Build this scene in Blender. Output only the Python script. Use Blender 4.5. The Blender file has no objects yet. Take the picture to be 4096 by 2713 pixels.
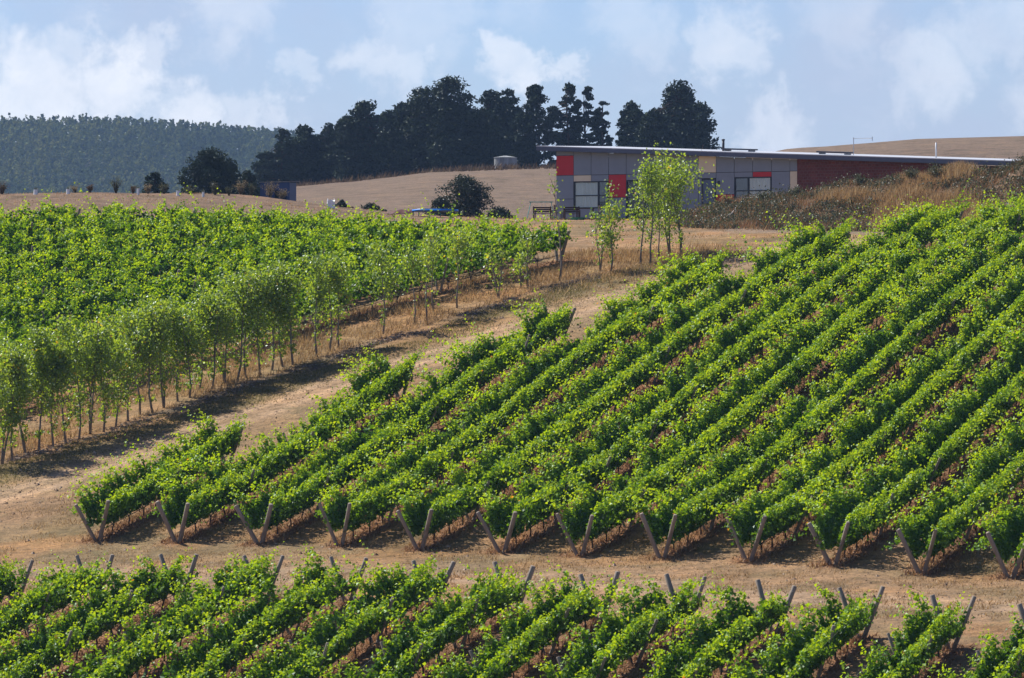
import bpy, math
import numpy as np
from mathutils import Vector

# ------------------------------------------------------------------ camera, sky, sun, exposure
scene = bpy.context.scene
COL = scene.collection
RNG = np.random.default_rng(7)
F, CX, CY = 4917.0, 512.0, 339.0          # focal length in pixels of a 1024 px wide frame

cam_data = bpy.data.cameras.new('camera')
cam_data.sensor_width = 36.0
cam_data.lens = F / 1024.0 * 36.0
cam_data.clip_start = 1.0
cam_data.clip_end = 9000.0
cam = bpy.data.objects.new('camera', cam_data)
cam.location = (0, 0, 0)
cam.rotation_euler = (math.radians(90), 0, 0)
COL.objects.link(cam)
scene.camera = cam

SUN_EL = math.radians(48)
SUN_AZ = math.atan2(-0.80, 0.60)           # clockwise from +Y
sun_dir = Vector((math.sin(SUN_AZ) * math.cos(SUN_EL), math.cos(SUN_AZ) * math.cos(SUN_EL), math.sin(SUN_EL)))

scene.view_settings.view_transform = 'Standard'
scene.view_settings.look = 'None'
scene.view_settings.gamma = 1.0
scene.view_settings.exposure = 0.75
scene.view_settings.use_curve_mapping = False

world = bpy.data.worlds.new('World')
scene.world = world
world.use_nodes = True


def build_world():
    nt = world.node_tree
    nt.nodes.clear()
    N, Lk = nt.nodes.new, nt.links.new
    out = N('ShaderNodeOutputWorld')
    bg = N('ShaderNodeBackground')
    bg.inputs['Strength'].default_value = 0.0595
    Lk(bg.outputs[0], out.inputs[0])
    sky = N('ShaderNodeTexSky')
    sky.sky_type = 'NISHITA'
    sky.sun_disc = False
    sky.sun_elevation = SUN_EL
    sky.sun_rotation = SUN_AZ % (2 * math.pi)
    sky.air_density = 1.0
    sky.dust_density = 0.3
    sky.ozone_density = 3.0
    tint = N('ShaderNodeMix'); tint.data_type = 'RGBA'; tint.blend_type = 'MULTIPLY'
    tint.inputs[0].default_value = 1.0
    Lk(sky.outputs[0], tint.inputs[6])
    tint.inputs[7].default_value = (0.84, 0.93, 1.26, 1)
    co = N('ShaderNodeTexCoord')
    dirv = co.outputs['Generated']

    def math_node(op, a, b=None, clamp=False):
        m = N('ShaderNodeMath'); m.operation = op; m.use_clamp = clamp
        for i, v in enumerate((a, b)):
            if v is None:
                continue
            if isinstance(v, (int, float)):
                m.inputs[i].default_value = v
            else:
                Lk(v, m.inputs[i])
        return m.outputs[0]

    def noise(scale, detail, rough, loc=(0, 0, 0), stretch=(1, 1, 1), dist=0.0):
        mp = N('ShaderNodeMapping'); mp.inputs['Location'].default_value = loc; mp.inputs['Scale'].default_value = stretch
        Lk(dirv, mp.inputs['Vector'])
        n = N('ShaderNodeTexNoise'); n.inputs['Scale'].default_value = scale
        n.inputs['Detail'].default_value = detail; n.inputs['Roughness'].default_value = rough
        n.inputs['Distortion'].default_value = dist
        Lk(mp.outputs[0], n.inputs['Vector'])
        return n
    # broad veil of cloud over the whole sky
    veil = noise(9.0, 6, 0.58, (1.3, 0.2, 0.9), (1, 1, 1.7), 0.3).outputs['Fac']
    veil_m = N('ShaderNodeMapRange'); veil_m.interpolation_type = 'SMOOTHSTEP'
    Lk(veil, veil_m.inputs[0]); veil_m.inputs[1].default_value = 0.33; veil_m.inputs[2].default_value = 0.66
    # cumulus heads: a warped field of soft balls at real directions of the sky, broken by noise
    wn = noise(75.0, 6, 0.6, (4.1, 2.0, 0.3), (1, 1, 1.0), 0.2)
    sub = N('ShaderNodeVectorMath'); sub.operation = 'SUBTRACT'; Lk(wn.outputs['Color'], sub.inputs[0]); sub.inputs[1].default_value = (0.5, 0.5, 0.5)
    scl = N('ShaderNodeVectorMath'); scl.operation = 'SCALE'; Lk(sub.outputs[0], scl.inputs[0]); scl.inputs['Scale'].default_value = 0.030
    add0 = N('ShaderNodeVectorMath'); add0.operation = 'ADD'; Lk(dirv, add0.inputs[0]); Lk(scl.outputs[0], add0.inputs[1])
    wn2 = noise(260.0, 5, 0.65, (1.1, 5.0, 2.3), (1, 1, 1.0), 0.0)
    sub2 = N('ShaderNodeVectorMath'); sub2.operation = 'SUBTRACT'; Lk(wn2.outputs['Color'], sub2.inputs[0]); sub2.inputs[1].default_value = (0.5, 0.5, 0.5)
    scl2 = N('ShaderNodeVectorMath'); scl2.operation = 'SCALE'; Lk(sub2.outputs[0], scl2.inputs[0]); scl2.inputs['Scale'].default_value = 0.009
    add = N('ShaderNodeVectorMath'); add.operation = 'ADD'; Lk(add0.outputs[0], add.inputs[0]); Lk(scl2.outputs[0], add.inputs[1])
    total = None
    for (px, py, r, k) in ((40, 95, 75, 1.0), (120, 88, 62, 1.0), (195, 122, 50, .9), (75, 40, 42, .55), (150, 50, 32, .5), (250, 115, 38, .6),
                           (300, 75, 30, .4), (385, 66, 48, .55), (520, 58, 44, .8), (560, 75, 28, .6), (640, 25, 60, .35),
                           (735, 38, 56, .6), (770, 130, 46, .55), (940, 65, 60, .5), (1010, 25, 70, .45), (850, 10, 60, .3), (420, 5, 80, .35),
                           (230, 5, 60, .45), (-60, 40, 90, .8), (1090, 110, 80, .6)):
        d = Vector((px - CX, F, CY - py)).normalized()
        dn = N('ShaderNodeVectorMath'); dn.operation = 'DISTANCE'
        Lk(add.outputs[0], dn.inputs[0]); dn.inputs[1].default_value = d
        mr = N('ShaderNodeMapRange'); mr.interpolation_type = 'SMOOTHSTEP'
        Lk(dn.outputs['Value'], mr.inputs[0])
        mr.inputs[1].default_value = r / F * 1.05; mr.inputs[2].default_value = r / F * 0.36
        mr.inputs[3].default_value = 0.0; mr.inputs[4].default_value = k
        total = mr.outputs[0] if total is None else math_node('MAXIMUM', total, mr.outputs[0])
    far = noise(16.0, 7, 0.6, (0.4, 7.3, 2.2), (1, 1, 1.6), 0.2).outputs['Fac']
    far_m = N('ShaderNodeMapRange'); far_m.interpolation_type = 'SMOOTHSTEP'
    Lk(far, far_m.inputs[0]); far_m.inputs[1].default_value = 0.50; far_m.inputs[2].default_value = 0.74; far_m.inputs[4].default_value = 0.6
    # modelling inside the cloud: lighter heads, greyer folds
    fold = noise(95.0, 6, 0.62, (2.0, 1.0, 5.0), (1, 1, 1.2), 0.3).outputs['Fac']
    fm = N('ShaderNodeMapRange'); Lk(fold, fm.inputs[0]); fm.inputs[1].default_value = 0.3; fm.inputs[2].default_value = 0.7
    fm.inputs[3].default_value = 0.60; fm.inputs[4].default_value = 1.12
    # cloud cover thinned overhead, out of view, to cut fill light; full near horizon
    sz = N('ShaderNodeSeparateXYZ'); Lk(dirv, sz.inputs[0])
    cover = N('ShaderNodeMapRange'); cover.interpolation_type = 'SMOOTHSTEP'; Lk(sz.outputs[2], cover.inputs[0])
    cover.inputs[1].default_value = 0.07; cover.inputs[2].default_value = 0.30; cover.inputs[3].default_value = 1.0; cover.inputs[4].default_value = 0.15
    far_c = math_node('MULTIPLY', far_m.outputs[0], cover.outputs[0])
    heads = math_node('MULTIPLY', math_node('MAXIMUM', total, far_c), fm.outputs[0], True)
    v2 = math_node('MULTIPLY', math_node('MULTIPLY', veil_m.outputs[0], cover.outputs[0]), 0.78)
    m1 = N('ShaderNodeMix'); m1.data_type = 'RGBA'
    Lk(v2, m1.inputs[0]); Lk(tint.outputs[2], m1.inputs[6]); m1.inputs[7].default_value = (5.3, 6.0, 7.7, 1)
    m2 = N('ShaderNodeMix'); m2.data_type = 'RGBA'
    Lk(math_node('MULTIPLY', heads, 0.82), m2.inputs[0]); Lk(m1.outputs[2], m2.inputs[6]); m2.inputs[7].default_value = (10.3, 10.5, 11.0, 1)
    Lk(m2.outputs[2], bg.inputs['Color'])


build_world()

sun_data = bpy.data.lights.new('sun', 'SUN')
sun_data.energy = 5.0
sun_data.angle = math.radians(0.53)
sun_data.color = (1.0, 0.955, 0.88)
sun = bpy.data.objects.new('sun', sun_data)
sun.rotation_euler = sun_dir.to_track_quat('Z', 'Y').to_euler()
sun.location = (-60, 200, 120)
COL.objects.link(sun)


scene.cycles.use_denoising = True
scene.cycles.denoising_prefilter = 'ACCURATE'


# ------------------------------------------------------------------ helpers
def smooth(a, b, x):
    t = np.clip((np.asarray(x, float) - a) / (b - a), 0, 1)
    return t * t * (3 - 2 * t)


def at(px, py, Y):
    return np.array([(px - CX) / F * Y, Y, (CY - py) / F * Y])


def make_mesh(name, verts, faces, mats, rnd=None, mat_index=None, smooth_shade=False, vcol=None):
    """verts (n,3); faces: one (m,k) array or a list of such arrays"""
    if not isinstance(faces, (list, tuple)):
        faces = [faces]
    faces = [np.asarray(f, dtype=np.int32) for f in faces if len(f)]
    me = bpy.data.meshes.new(name)
    verts = np.asarray(verts, dtype=np.float32)
    me.vertices.add(len(verts))
    me.vertices.foreach_set('co', verts.ravel())
    loops = np.concatenate([f.ravel() for f in faces])
    starts, tot = [], 0
    for f in faces:
        k = f.shape[1]
        starts.append(tot + np.arange(len(f), dtype=np.int32) * k)
        tot += f.size
    starts = np.concatenate(starts)
    me.loops.add(len(loops))
    me.loops.foreach_set('vertex_index', loops)
    me.polygons.add(len(starts))
    me.polygons.foreach_set('loop_start', starts.astype(np.int32))
    if mat_index is not None:
        me.polygons.foreach_set('material_index', np.asarray(mat_index, dtype=np.int32))
    me.update(calc_edges=True)
    me.polygons.foreach_set('use_smooth', np.full(len(starts), smooth_shade))
    for m in (mats if isinstance(mats, (list, tuple)) else [mats]):
        me.materials.append(m)
    if rnd is not None:
        a = me.attributes.new('rnd', 'FLOAT', 'FACE')
        a.data.foreach_set('value', np.asarray(rnd, dtype=np.float32))
    if vcol is not None:
        a = me.attributes.new('base', 'FLOAT_COLOR', 'POINT')
        c = np.ones((len(verts), 4), np.float32); c[:, :3] = vcol
        a.data.foreach_set('color', c.ravel())
    return me


def link(name, me, parent=None, loc=(0, 0, 0), rz=0.0, kind=None):
    o = bpy.data.objects.new(name, me)
    o.location = loc
    o.rotation_euler = (0, 0, rz)
    COL.objects.link(o)
    if parent is not None:
        o.parent = parent
    if kind:
        o['kind'] = kind
    return o


def tag(o, label, cat, group=None, kind=None):
    o['label'] = label
    o['category'] = cat
    if group:
        o['group'] = group
    if kind:
        o['kind'] = kind
    return o


def empty(name, loc, label, cat, group=None, rz=0.0):
    o = link(name, None, None, tuple(float(v) for v in loc), rz)
    o.empty_display_size = 0.3
    return tag(o, label, cat, group)


BOXF = np.array([[0, 1, 3, 2], [4, 6, 7, 5], [0, 4, 5, 1], [2, 3, 7, 6], [0, 2, 6, 4], [1, 5, 7, 3]])


def box_arr(x0, x1, y0, y1, z0, z1):
    v = np.array([[x, y, z] for x in (x0, x1) for y in (y0, y1) for z in (z0, z1)], float)
    return v, BOXF


class MB:
    """collects shapes for one mesh"""
    def __init__(self):
        self.v, self.f, self.n = [], {}, 0

    def add(self, v, f):
        v = np.asarray(v, float); f = np.asarray(f)
        self.v.append(v)
        self.f.setdefault(f.shape[1], []).append(f + self.n)
        self.n += len(v)
        return self

    def box(self, *a):
        return self.add(*box_arr(*a))

    def tube(self, pts, rad, n=6, cap=True):
        pts = np.asarray(pts, float); m = len(pts)
        rad = np.broadcast_to(np.asarray(rad, float), (m,))
        tang = np.gradient(pts, axis=0)
        tang /= np.linalg.norm(tang, axis=1, keepdims=True) + 1e-9
        ref = np.where(np.abs(tang[:, 2:3]) > .9, np.array([[1., 0, 0]]), np.array([[0, 0, 1.]]))
        a = np.cross(tang, ref); a /= np.linalg.norm(a, axis=1, keepdims=True) + 1e-9
        b = np.cross(tang, a)
        th = np.arange(n) / n * 2 * np.pi
        ring = pts[:, None, :] + rad[:, None, None] * (np.cos(th)[None, :, None] * a[:, None, :] + np.sin(th)[None, :, None] * b[:, None, :])
        v = ring.reshape(-1, 3)
        i, j = np.meshgrid(np.arange(m - 1), np.arange(n), indexing='ij')
        q = np.stack([i * n + j, i * n + (j + 1) % n, (i + 1) * n + (j + 1) % n, (i + 1) * n + j], -1).reshape(-1, 4)
        base = self.n
        self.add(v, q)
        if cap:
            self.v.append(np.array([pts[0], pts[-1]])); self.n += 2
            t = []
            for k in range(n):
                t.append([base + (k + 1) % n, base + k, base + m * n])
                t.append([base + (m - 1) * n + k, base + (m - 1) * n + (k + 1) % n, base + m * n + 1])
            self.f.setdefault(3, []).append(np.array(t))
        return self

    def mesh(self, name, mat, smooth_shade=False):
        return make_mesh(name, np.concatenate(self.v), [np.concatenate(x) for x in self.f.values()], mat, smooth_shade=smooth_shade)

    def build(self, name, mat, parent=None, loc=(0, 0, 0), smooth_shade=False):
        return link(name, self.mesh(name, mat, smooth_shade), parent, loc)


def unit(v):
    return v / (np.linalg.norm(v, axis=-1, keepdims=True) + 1e-9)


def leaf_faces(c, axis, nrm, size, width=0.9, fold=0.14):
    """folded four-cornered leaves: two triangles each"""
    axis = unit(axis)
    side = unit(np.cross(nrm, axis))
    nrm = np.cross(axis, side)
    s = np.asarray(size)[:, None]
    b = c - axis * s * .5
    t = c + axis * s * .5 - nrm * s * .10
    l = c + side * s * .5 * width + nrm * s * fold - axis * s * .08
    r = c - side * s * .5 * width + nrm * s * fold - axis * s * .08
    v = np.stack([b, l, t, r], 1).reshape(-1, 3)
    n = len(c)
    k = np.arange(n)[:, None] * 4
    f = np.concatenate([k + np.array([[0, 2, 1]]), k + np.array([[0, 3, 2]])], 1).reshape(-1, 3)
    return v, f


def smooth_noise_1d(x, seed, scale):
    r = np.random.default_rng(seed)
    tab = r.random(400)
    u = np.asarray(x) / scale + 100
    i = np.floor(u).astype(int) % 399
    t = u - np.floor(u)
    t = t * t * (3 - 2 * t)
    return tab[i] * (1 - t) + tab[i + 1] * t


def vnoise2(x, y, seed=0):
    r = np.random.default_rng(seed)
    tab = r.random((128, 128))
    xi, yi = np.floor(x).astype(int), np.floor(y).astype(int)
    fx, fy = x - xi, y - yi
    fx = fx * fx * (3 - 2 * fx); fy = fy * fy * (3 - 2 * fy)
    g = lambda a, b: tab[a % 128, b % 128]
    return (g(xi, yi) * (1 - fx) + g(xi + 1, yi) * fx) * (1 - fy) + (g(xi, yi + 1) * (1 - fx) + g(xi + 1, yi + 1) * fx) * fy


# ------------------------------------------------------------------ materials
def new_mat(name):
    m = bpy.data.materials.new(name)
    m.use_nodes = True
    m.node_tree.nodes.clear()
    return m, m.node_tree.nodes.new, m.node_tree.links.new


def ramp(N, stops):
    r = N('ShaderNodeValToRGB')
    el = r.color_ramp.elements
    el[0].position, el[0].color = stops[0][0], (*stops[0][1], 1)
    el[1].position, el[1].color = stops[-1][0], (*stops[-1][1], 1)
    for p, c in stops[1:-1]:
        e = el.new(p); e.color = (*c, 1)
    return r


def leaf_mat(name, stops, translucent=0.42, warm=(1.25, 1.1, 0.45), gloss=0.05, rough=0.35):
    m, N, Lk = new_mat(name)
    at_ = N('ShaderNodeAttribute'); at_.attribute_name = 'rnd'
    r = ramp(N, stops); Lk(at_.outputs['Fac'], r.inputs[0])
    w = N('ShaderNodeMix'); w.data_type = 'RGBA'; w.blend_type = 'MULTIPLY'; w.inputs[0].default_value = 1
    Lk(r.outputs[0], w.inputs[6]); w.inputs[7].default_value = (*warm, 1)
    d = N('ShaderNodeBsdfDiffuse'); Lk(r.outputs[0], d.inputs[0])
    t = N('ShaderNodeBsdfTranslucent'); Lk(w.outputs[2], t.inputs[0])
    mx = N('ShaderNodeMixShader'); mx.inputs[0].default_value = translucent
    Lk(d.outputs[0], mx.inputs[1]); Lk(t.outputs[0], mx.inputs[2])
    g = N('ShaderNodeBsdfGlossy'); g.inputs['Roughness'].default_value = rough; g.inputs[0].default_value = (.9, .95, 1, 1)
    m2 = N('ShaderNodeMixShader'); m2.inputs[0].default_value = gloss
    Lk(mx.outputs[0], m2.inputs[1]); Lk(g.outputs[0], m2.inputs[2])
    o = N('ShaderNodeOutputMaterial'); Lk(m2.outputs[0], o.inputs[0])
    return m


def solid_mat(name, col, rough=0.6, metal=0.0, var=0.12, scale=6.0, bump=0.0, spec=0.3, stretch=(1, 1, 1)):
    m, N, Lk = new_mat(name)
    p = N('ShaderNodeBsdfPrincipled'); p.inputs['Roughness'].default_value = rough; p.inputs['Metallic'].default_value = metal
    p.inputs['Specular IOR Level'].default_value = spec
    tc = N('ShaderNodeTexCoord')
    mp = N('ShaderNodeMapping'); mp.inputs['Scale'].default_value = stretch; Lk(tc.outputs['Object'], mp.inputs[0])
    n = N('ShaderNodeTexNoise'); n.inputs['Scale'].default_value = scale; n.inputs['Detail'].default_value = 5; n.inputs['Roughness'].default_value = .65
    Lk(mp.outputs[0], n.inputs['Vector'])
    c = np.array(col)
    r = ramp(N, [(0.25, tuple(np.clip(c * (1 - var * 1.6), 0, 1))), (0.5, tuple(c)), (0.78, tuple(np.clip(c * (1 + var * 1.3), 0, 1)))])
    Lk(n.outputs['Fac'], r.inputs[0]); Lk(r.outputs[0], p.inputs['Base Color'])
    if bump:
        b = N('ShaderNodeBump'); b.inputs['Strength'].default_value = bump; b.inputs['Distance'].default_value = 0.03
        Lk(n.outputs['Fac'], b.inputs['Height']); Lk(b.outputs[0], p.inputs['Normal'])
    o = N('ShaderNodeOutputMaterial'); Lk(p.outputs[0], o.inputs[0])
    return m


def ground_mat():
    m, N, Lk = new_mat('dry_ground')
    p = N('ShaderNodeBsdfPrincipled'); p.inputs['Roughness'].default_value = .95; p.inputs['Specular IOR Level'].default_value = .1
    a = N('ShaderNodeAttribute'); a.attribute_name = 'base'
    g = N('ShaderNodeNewGeometry')

    def noise(scale, detail, rough, stretch=(1, 1, 1)):
        mp = N('ShaderNodeMapping'); mp.inputs['Scale'].default_value = stretch
        Lk(g.outputs['Position'], mp.inputs[0])
        n = N('ShaderNodeTexNoise'); n.inputs['Scale'].default_value = scale
        n.inputs['Detail'].default_value = detail; n.inputs['Roughness'].default_value = rough
        Lk(mp.outputs[0], n.inputs['Vector']); return n.outputs['Fac']
    big = noise(0.35, 6, .62)
    mid = noise(2.2, 6, .7)
    fine = noise(11.0, 4, .75)
    r1 = ramp(N, [(.32, (.62, .62, .55)), (.5, (1, 1, 1)), (.68, (1.28, 1.18, 1.06))]); Lk(big, r1.inputs[0])
    r2 = ramp(N, [(.32, (.50, .49, .45)), (.5, (1, 1, 1)), (.68, (1.42, 1.32, 1.2))]); Lk(mid, r2.inputs[0])
    r3 = ramp(N, [(.30, (.45, .43, .40)), (.5, (1, 1, 1)), (.70, (1.55, 1.48, 1.36))]); Lk(fine, r3.inputs[0])
    dk = N('ShaderNodeMix'); dk.data_type = 'RGBA'; dk.blend_type = 'MULTIPLY'; dk.inputs[0].default_value = 1; Lk(a.outputs['Color'], dk.inputs[6]); dk.inputs[7].default_value = (.75, .73, .67, 1)
    col = dk.outputs[2]
    for r, k in ((r1, .9), (r2, .8), (r3, .75)):
        mx = N('ShaderNodeMix'); mx.data_type = 'RGBA'; mx.blend_type = 'MULTIPLY'; mx.inputs[0].default_value = k
        Lk(col, mx.inputs[6]); Lk(r.outputs[0], mx.inputs[7]); col = mx.outputs[2]
    # patches of short green-grey grass that survived the dry summer
    gp = noise(0.9, 5, .66)
    gr = N('ShaderNodeMapRange'); gr.interpolation_type = 'SMOOTHSTEP'; Lk(gp, gr.inputs[0]); gr.inputs[1].default_value = .55; gr.inputs[2].default_value = .72; gr.inputs[4].default_value = .45
    mx = N('ShaderNodeMix'); mx.data_type = 'RGBA'; Lk(gr.outputs[0], mx.inputs[0]); Lk(col, mx.inputs[6]); mx.inputs[7].default_value = (.17, .15, .07, 1)
    Lk(mx.outputs[2], p.inputs['Base Color'])
    b = N('ShaderNodeBump'); b.inputs['Strength'].default_value = .9; b.inputs['Distance'].default_value = .10
    h = N('ShaderNodeMath'); h.operation = 'ADD'; Lk(mid, h.inputs[0]); Lk(fine, h.inputs[1])
    Lk(h.outputs[0], b.inputs['Height']); Lk(b.outputs[0], p.inputs['Normal'])
    o = N('ShaderNodeOutputMaterial'); Lk(p.outputs[0], o.inputs[0])
    return m


def brick_mat():
    m, N, Lk = new_mat('red_brick')
    p = N('ShaderNodeBsdfPrincipled'); p.inputs['Roughness'].default_value = .85
    tc = N('ShaderNodeTexCoord')
    sp = N('ShaderNodeSeparateXYZ'); Lk(tc.outputs['Object'], sp.inputs[0])
    cb = N('ShaderNodeCombineXYZ'); Lk(sp.outputs[0], cb.inputs[0]); Lk(sp.outputs[2], cb.inputs[1])
    b = N('ShaderNodeTexBrick'); Lk(cb.outputs[0], b.inputs['Vector'])
    b.inputs['Scale'].default_value = 1.0; b.inputs['Brick Width'].default_value = .24; b.inputs['Row Height'].default_value = .172
    b.inputs['Mortar Size'].default_value = .016; b.inputs['Mortar Smooth'].default_value = .3
    b.inputs['Color1'].default_value = (.105, .024, .020, 1); b.inputs['Color2'].default_value = (.145, .036, .027, 1); b.inputs['Mortar'].default_value = (.125, .065, .055, 1)
    n = N('ShaderNodeTexNoise'); n.inputs['Scale'].default_value = 1.2; n.inputs['Detail'].default_value = 4; Lk(tc.outputs['Object'], n.inputs['Vector'])
    r = ramp(N, [(.3, (.8, .8, .8)), (.7, (1.15, 1.12, 1.1))]); Lk(n.outputs['Fac'], r.inputs[0])
    mx = N('ShaderNodeMix'); mx.data_type = 'RGBA'; mx.blend_type = 'MULTIPLY'; mx.inputs[0].default_value = 1
    Lk(b.outputs['Color'], mx.inputs[6]); Lk(r.outputs[0], mx.inputs[7]); Lk(mx.outputs[2], p.inputs['Base Color'])
    bp = N('ShaderNodeBump'); bp.inputs['Strength'].default_value = .4; bp.inputs['Distance'].default_value = .01; bp.invert = True
    Lk(b.outputs['Fac'], bp.inputs['Height']); Lk(bp.outputs[0], p.inputs['Normal'])
    o = N('ShaderNodeOutputMaterial'); Lk(p.outputs[0], o.inputs[0])
    return m


def glass_mat():
    m, N, Lk = new_mat('window_glass')
    g = N('ShaderNodeBsdfGlossy'); g.inputs['Roughness'].default_value = .03
    t = N('ShaderNodeBsdfTransparent'); t.inputs[0].default_value = (.96, .98, .98, 1)
    fr = N('ShaderNodeFresnel'); fr.inputs[0].default_value = 1.5
    mx = N('ShaderNodeMixShader'); Lk(fr.outputs[0], mx.inputs[0]); Lk(t.outputs[0], mx.inputs[1]); Lk(g.outputs[0], mx.inputs[2])
    o = N('ShaderNodeOutputMaterial'); Lk(mx.outputs[0], o.inputs[0])
    return m


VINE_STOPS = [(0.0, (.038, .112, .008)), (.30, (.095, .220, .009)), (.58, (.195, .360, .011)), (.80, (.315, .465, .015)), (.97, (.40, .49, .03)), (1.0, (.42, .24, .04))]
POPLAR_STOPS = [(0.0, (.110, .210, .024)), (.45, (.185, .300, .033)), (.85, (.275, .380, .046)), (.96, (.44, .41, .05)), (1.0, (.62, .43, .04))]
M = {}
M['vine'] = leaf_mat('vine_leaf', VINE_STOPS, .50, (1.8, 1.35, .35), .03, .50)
M['poplar'] = leaf_mat('poplar_leaf', POPLAR_STOPS, .60, (1.5, 1.25, .5), .05, .45)
M['cypress'] = leaf_mat('cypress_foliage', [(0, (.012, .022, .013)), (.6, (.026, .044, .020)), (1, (.055, .075, .026))], .06, (1, 1, .6), .02, .5)
M['gum'] = leaf_mat('gum_foliage', [(0, (.020, .030, .020)), (.6, (.038, .052, .030)), (1, (.070, .080, .040))], .12, (1, 1, .6), .03, .4)
M['forest'] = leaf_mat('plantation_foliage', [(0, (.024, .045, .026)), (.5, (.075, .105, .045)), (1, (.21, .215, .06))], .2, (1.1, 1.05, .6), .0, .5)
M['scrub'] = leaf_mat('scrub_leaf', [(0, (.055, .065, .036)), (.5, (.105, .115, .060)), (.85, (.17, .17, .095)), (1, (.24, .21, .13))], .15, (1.1, 1.05, .6), .03, .45)
M['straw'] = leaf_mat('dry_straw', [(0, (.20, .125, .065)), (.4, (.32, .215, .115)), (.8, (.44, .32, .185)), (1, (.54, .43, .28))], .35, (1.1, 1.0, .75), .0, .5)
M['rust'] = leaf_mat('dead_weeds', [(0, (.16, .086, .048)), (.5, (.27, .152, .085)), (.85, (.35, .225, .13)), (1, (.40, .29, .18))], .25, (1.1, 1.0, .75), .0, .5)
M['greygrass'] = leaf_mat('short_green_grass', [(0, (.10, .095, .035)), (.5, (.17, .15, .06)), (1, (.26, .22, .10))], .3, (1.1, 1.0, .7), .0, .5)
M['mulch'] = leaf_mat('grey_mulch', [(0, (.10, .075, .06)), (.5, (.22, .18, .15)), (1, (.36, .31, .27))], .0, (1, 1, 1), .0, .5)
M['brown'] = leaf_mat('withered_weed', [(0, (.085, .055, .035)), (.5, (.16, .115, .07)), (1, (.26, .20, .13))], .15, (1.1, 1, .8), .0, .5)
M['pale_straw'] = leaf_mat('bleached_grass', [(0, (.19, .15, .095)), (.5, (.30, .245, .16)), (1, (.42, .36, .25))], .25, (1.05, 1, .8), .0, .5)
M['clod'] = leaf_mat('dry_clod', [(0, (.11, .075, .05)), (.5, (.24, .165, .11)), (1, (.38, .29, .21))], .0, (1, 1, 1), .0, .5)
M['ground'] = ground_mat()
M['post'] = solid_mat('weathered_post', (.25, .205, .165), .85, 0, .35, 9, .6, .2, (1, 1, .15))
M['trunk_vine'] = solid_mat('vine_bark', (.055, .038, .028), .9, 0, .4, 14, .6, .1)
M['bark'] = solid_mat('pale_poplar_bark', (.19, .165, .145), .85, 0, .3, 10, .4, .2, (1, 1, .3))
M['dark_bark'] = solid_mat('dark_bark', (.06, .045, .035), .9, 0, .3, 5, .4, .1)
M['wire'] = solid_mat('galvanised_wire', (.35, .35, .35), .4, .8, .1)
M['hose'] = solid_mat('black_irrigation_hose', (.02, .02, .02), .5, 0, .1)
M['panel_grey'] = solid_mat('grey_cement_panel', (.210, .240, .282), .65, 0, .05, 1.6, 0, .3)
M['panel_red'] = solid_mat('red_cement_panel', (.48, .028, .035), .6, 0, .06, 1.6, 0, .3)
M['panel_cream'] = solid_mat('cream_cement_panel', (.66, .56, .40), .6, 0, .05, 1.6, 0, .3)
M['backing'] = solid_mat('dark_joint_backing', (.06, .065, .075), .8, 0, .05)
M['fascia'] = solid_mat('slate_blue_fascia', (.085, .10, .145), .5, .0, .06, 2)
M['roof'] = solid_mat('pale_metal_roof', (.42, .43, .45), .45, 0.0, .05, 1.0)
M['frame'] = solid_mat('charcoal_window_frame', (.030, .038, .05), .45, 0, .05)
M['curtain'] = solid_mat('pale_curtain', (.80, .82, .80), .9, 0, .10, 3, 0, .1, (8, 8, .3))
M['interior'] = solid_mat('dark_interior', (.016, .017, .02), .9, 0, .1)
M['door'] = solid_mat('blue_grey_door', (.10, .135, .19), .5, 0, .05)
M['glass'] = glass_mat()
M['brick'] = brick_mat()
M['white_paint'] = solid_mat('white_paint', (.62, .63, .65), .5, 0, .06, 2)
M['galv'] = solid_mat('dull_galvanised_pipe', (.34, .35, .38), .45, .5, .08)
M['flue'] = solid_mat('dark_flue', (.045, .045, .055), .5, .3, .1)
M['concrete'] = solid_mat('weathered_concrete', (.23, .24, .24), .9, 0, .3, 1.2, .2, .1, (1, 1, .25))
M['blue'] = solid_mat('blue_vinyl', (.010, .19, .62), .45, 0, .12, 4)
M['blue_dark'] = solid_mat('dark_blue_sheet_metal', (.016, .045, .135), .5, 0, .15, 3)
M['maroon'] = solid_mat('dark_red_cover', (.075, .018, .018), .7, 0, .2, 4)
M['teal'] = solid_mat('teal_steel_tube', (.04, .30, .27), .5, 0, .1)
M['blue_seat'] = solid_mat('blue_plastic_seat', (.03, .07, .40), .5)
M['wood_dark'] = solid_mat('dark_stained_timber', (.045, .024, .018), .7, 0, .25, 6)
M['green_plastic'] = solid_mat('green_plastic', (.08, .33, .22), .5)
M['white_plastic'] = solid_mat('white_plastic', (.72, .73, .74), .6, 0, .12, 4, .3)
M['dead_wood'] = solid_mat('bleached_wood', (.42, .38, .34), .85, 0, .25, 7, .3)
M['black'] = solid_mat('black_mesh', (.012, .012, .014), .9)

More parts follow.
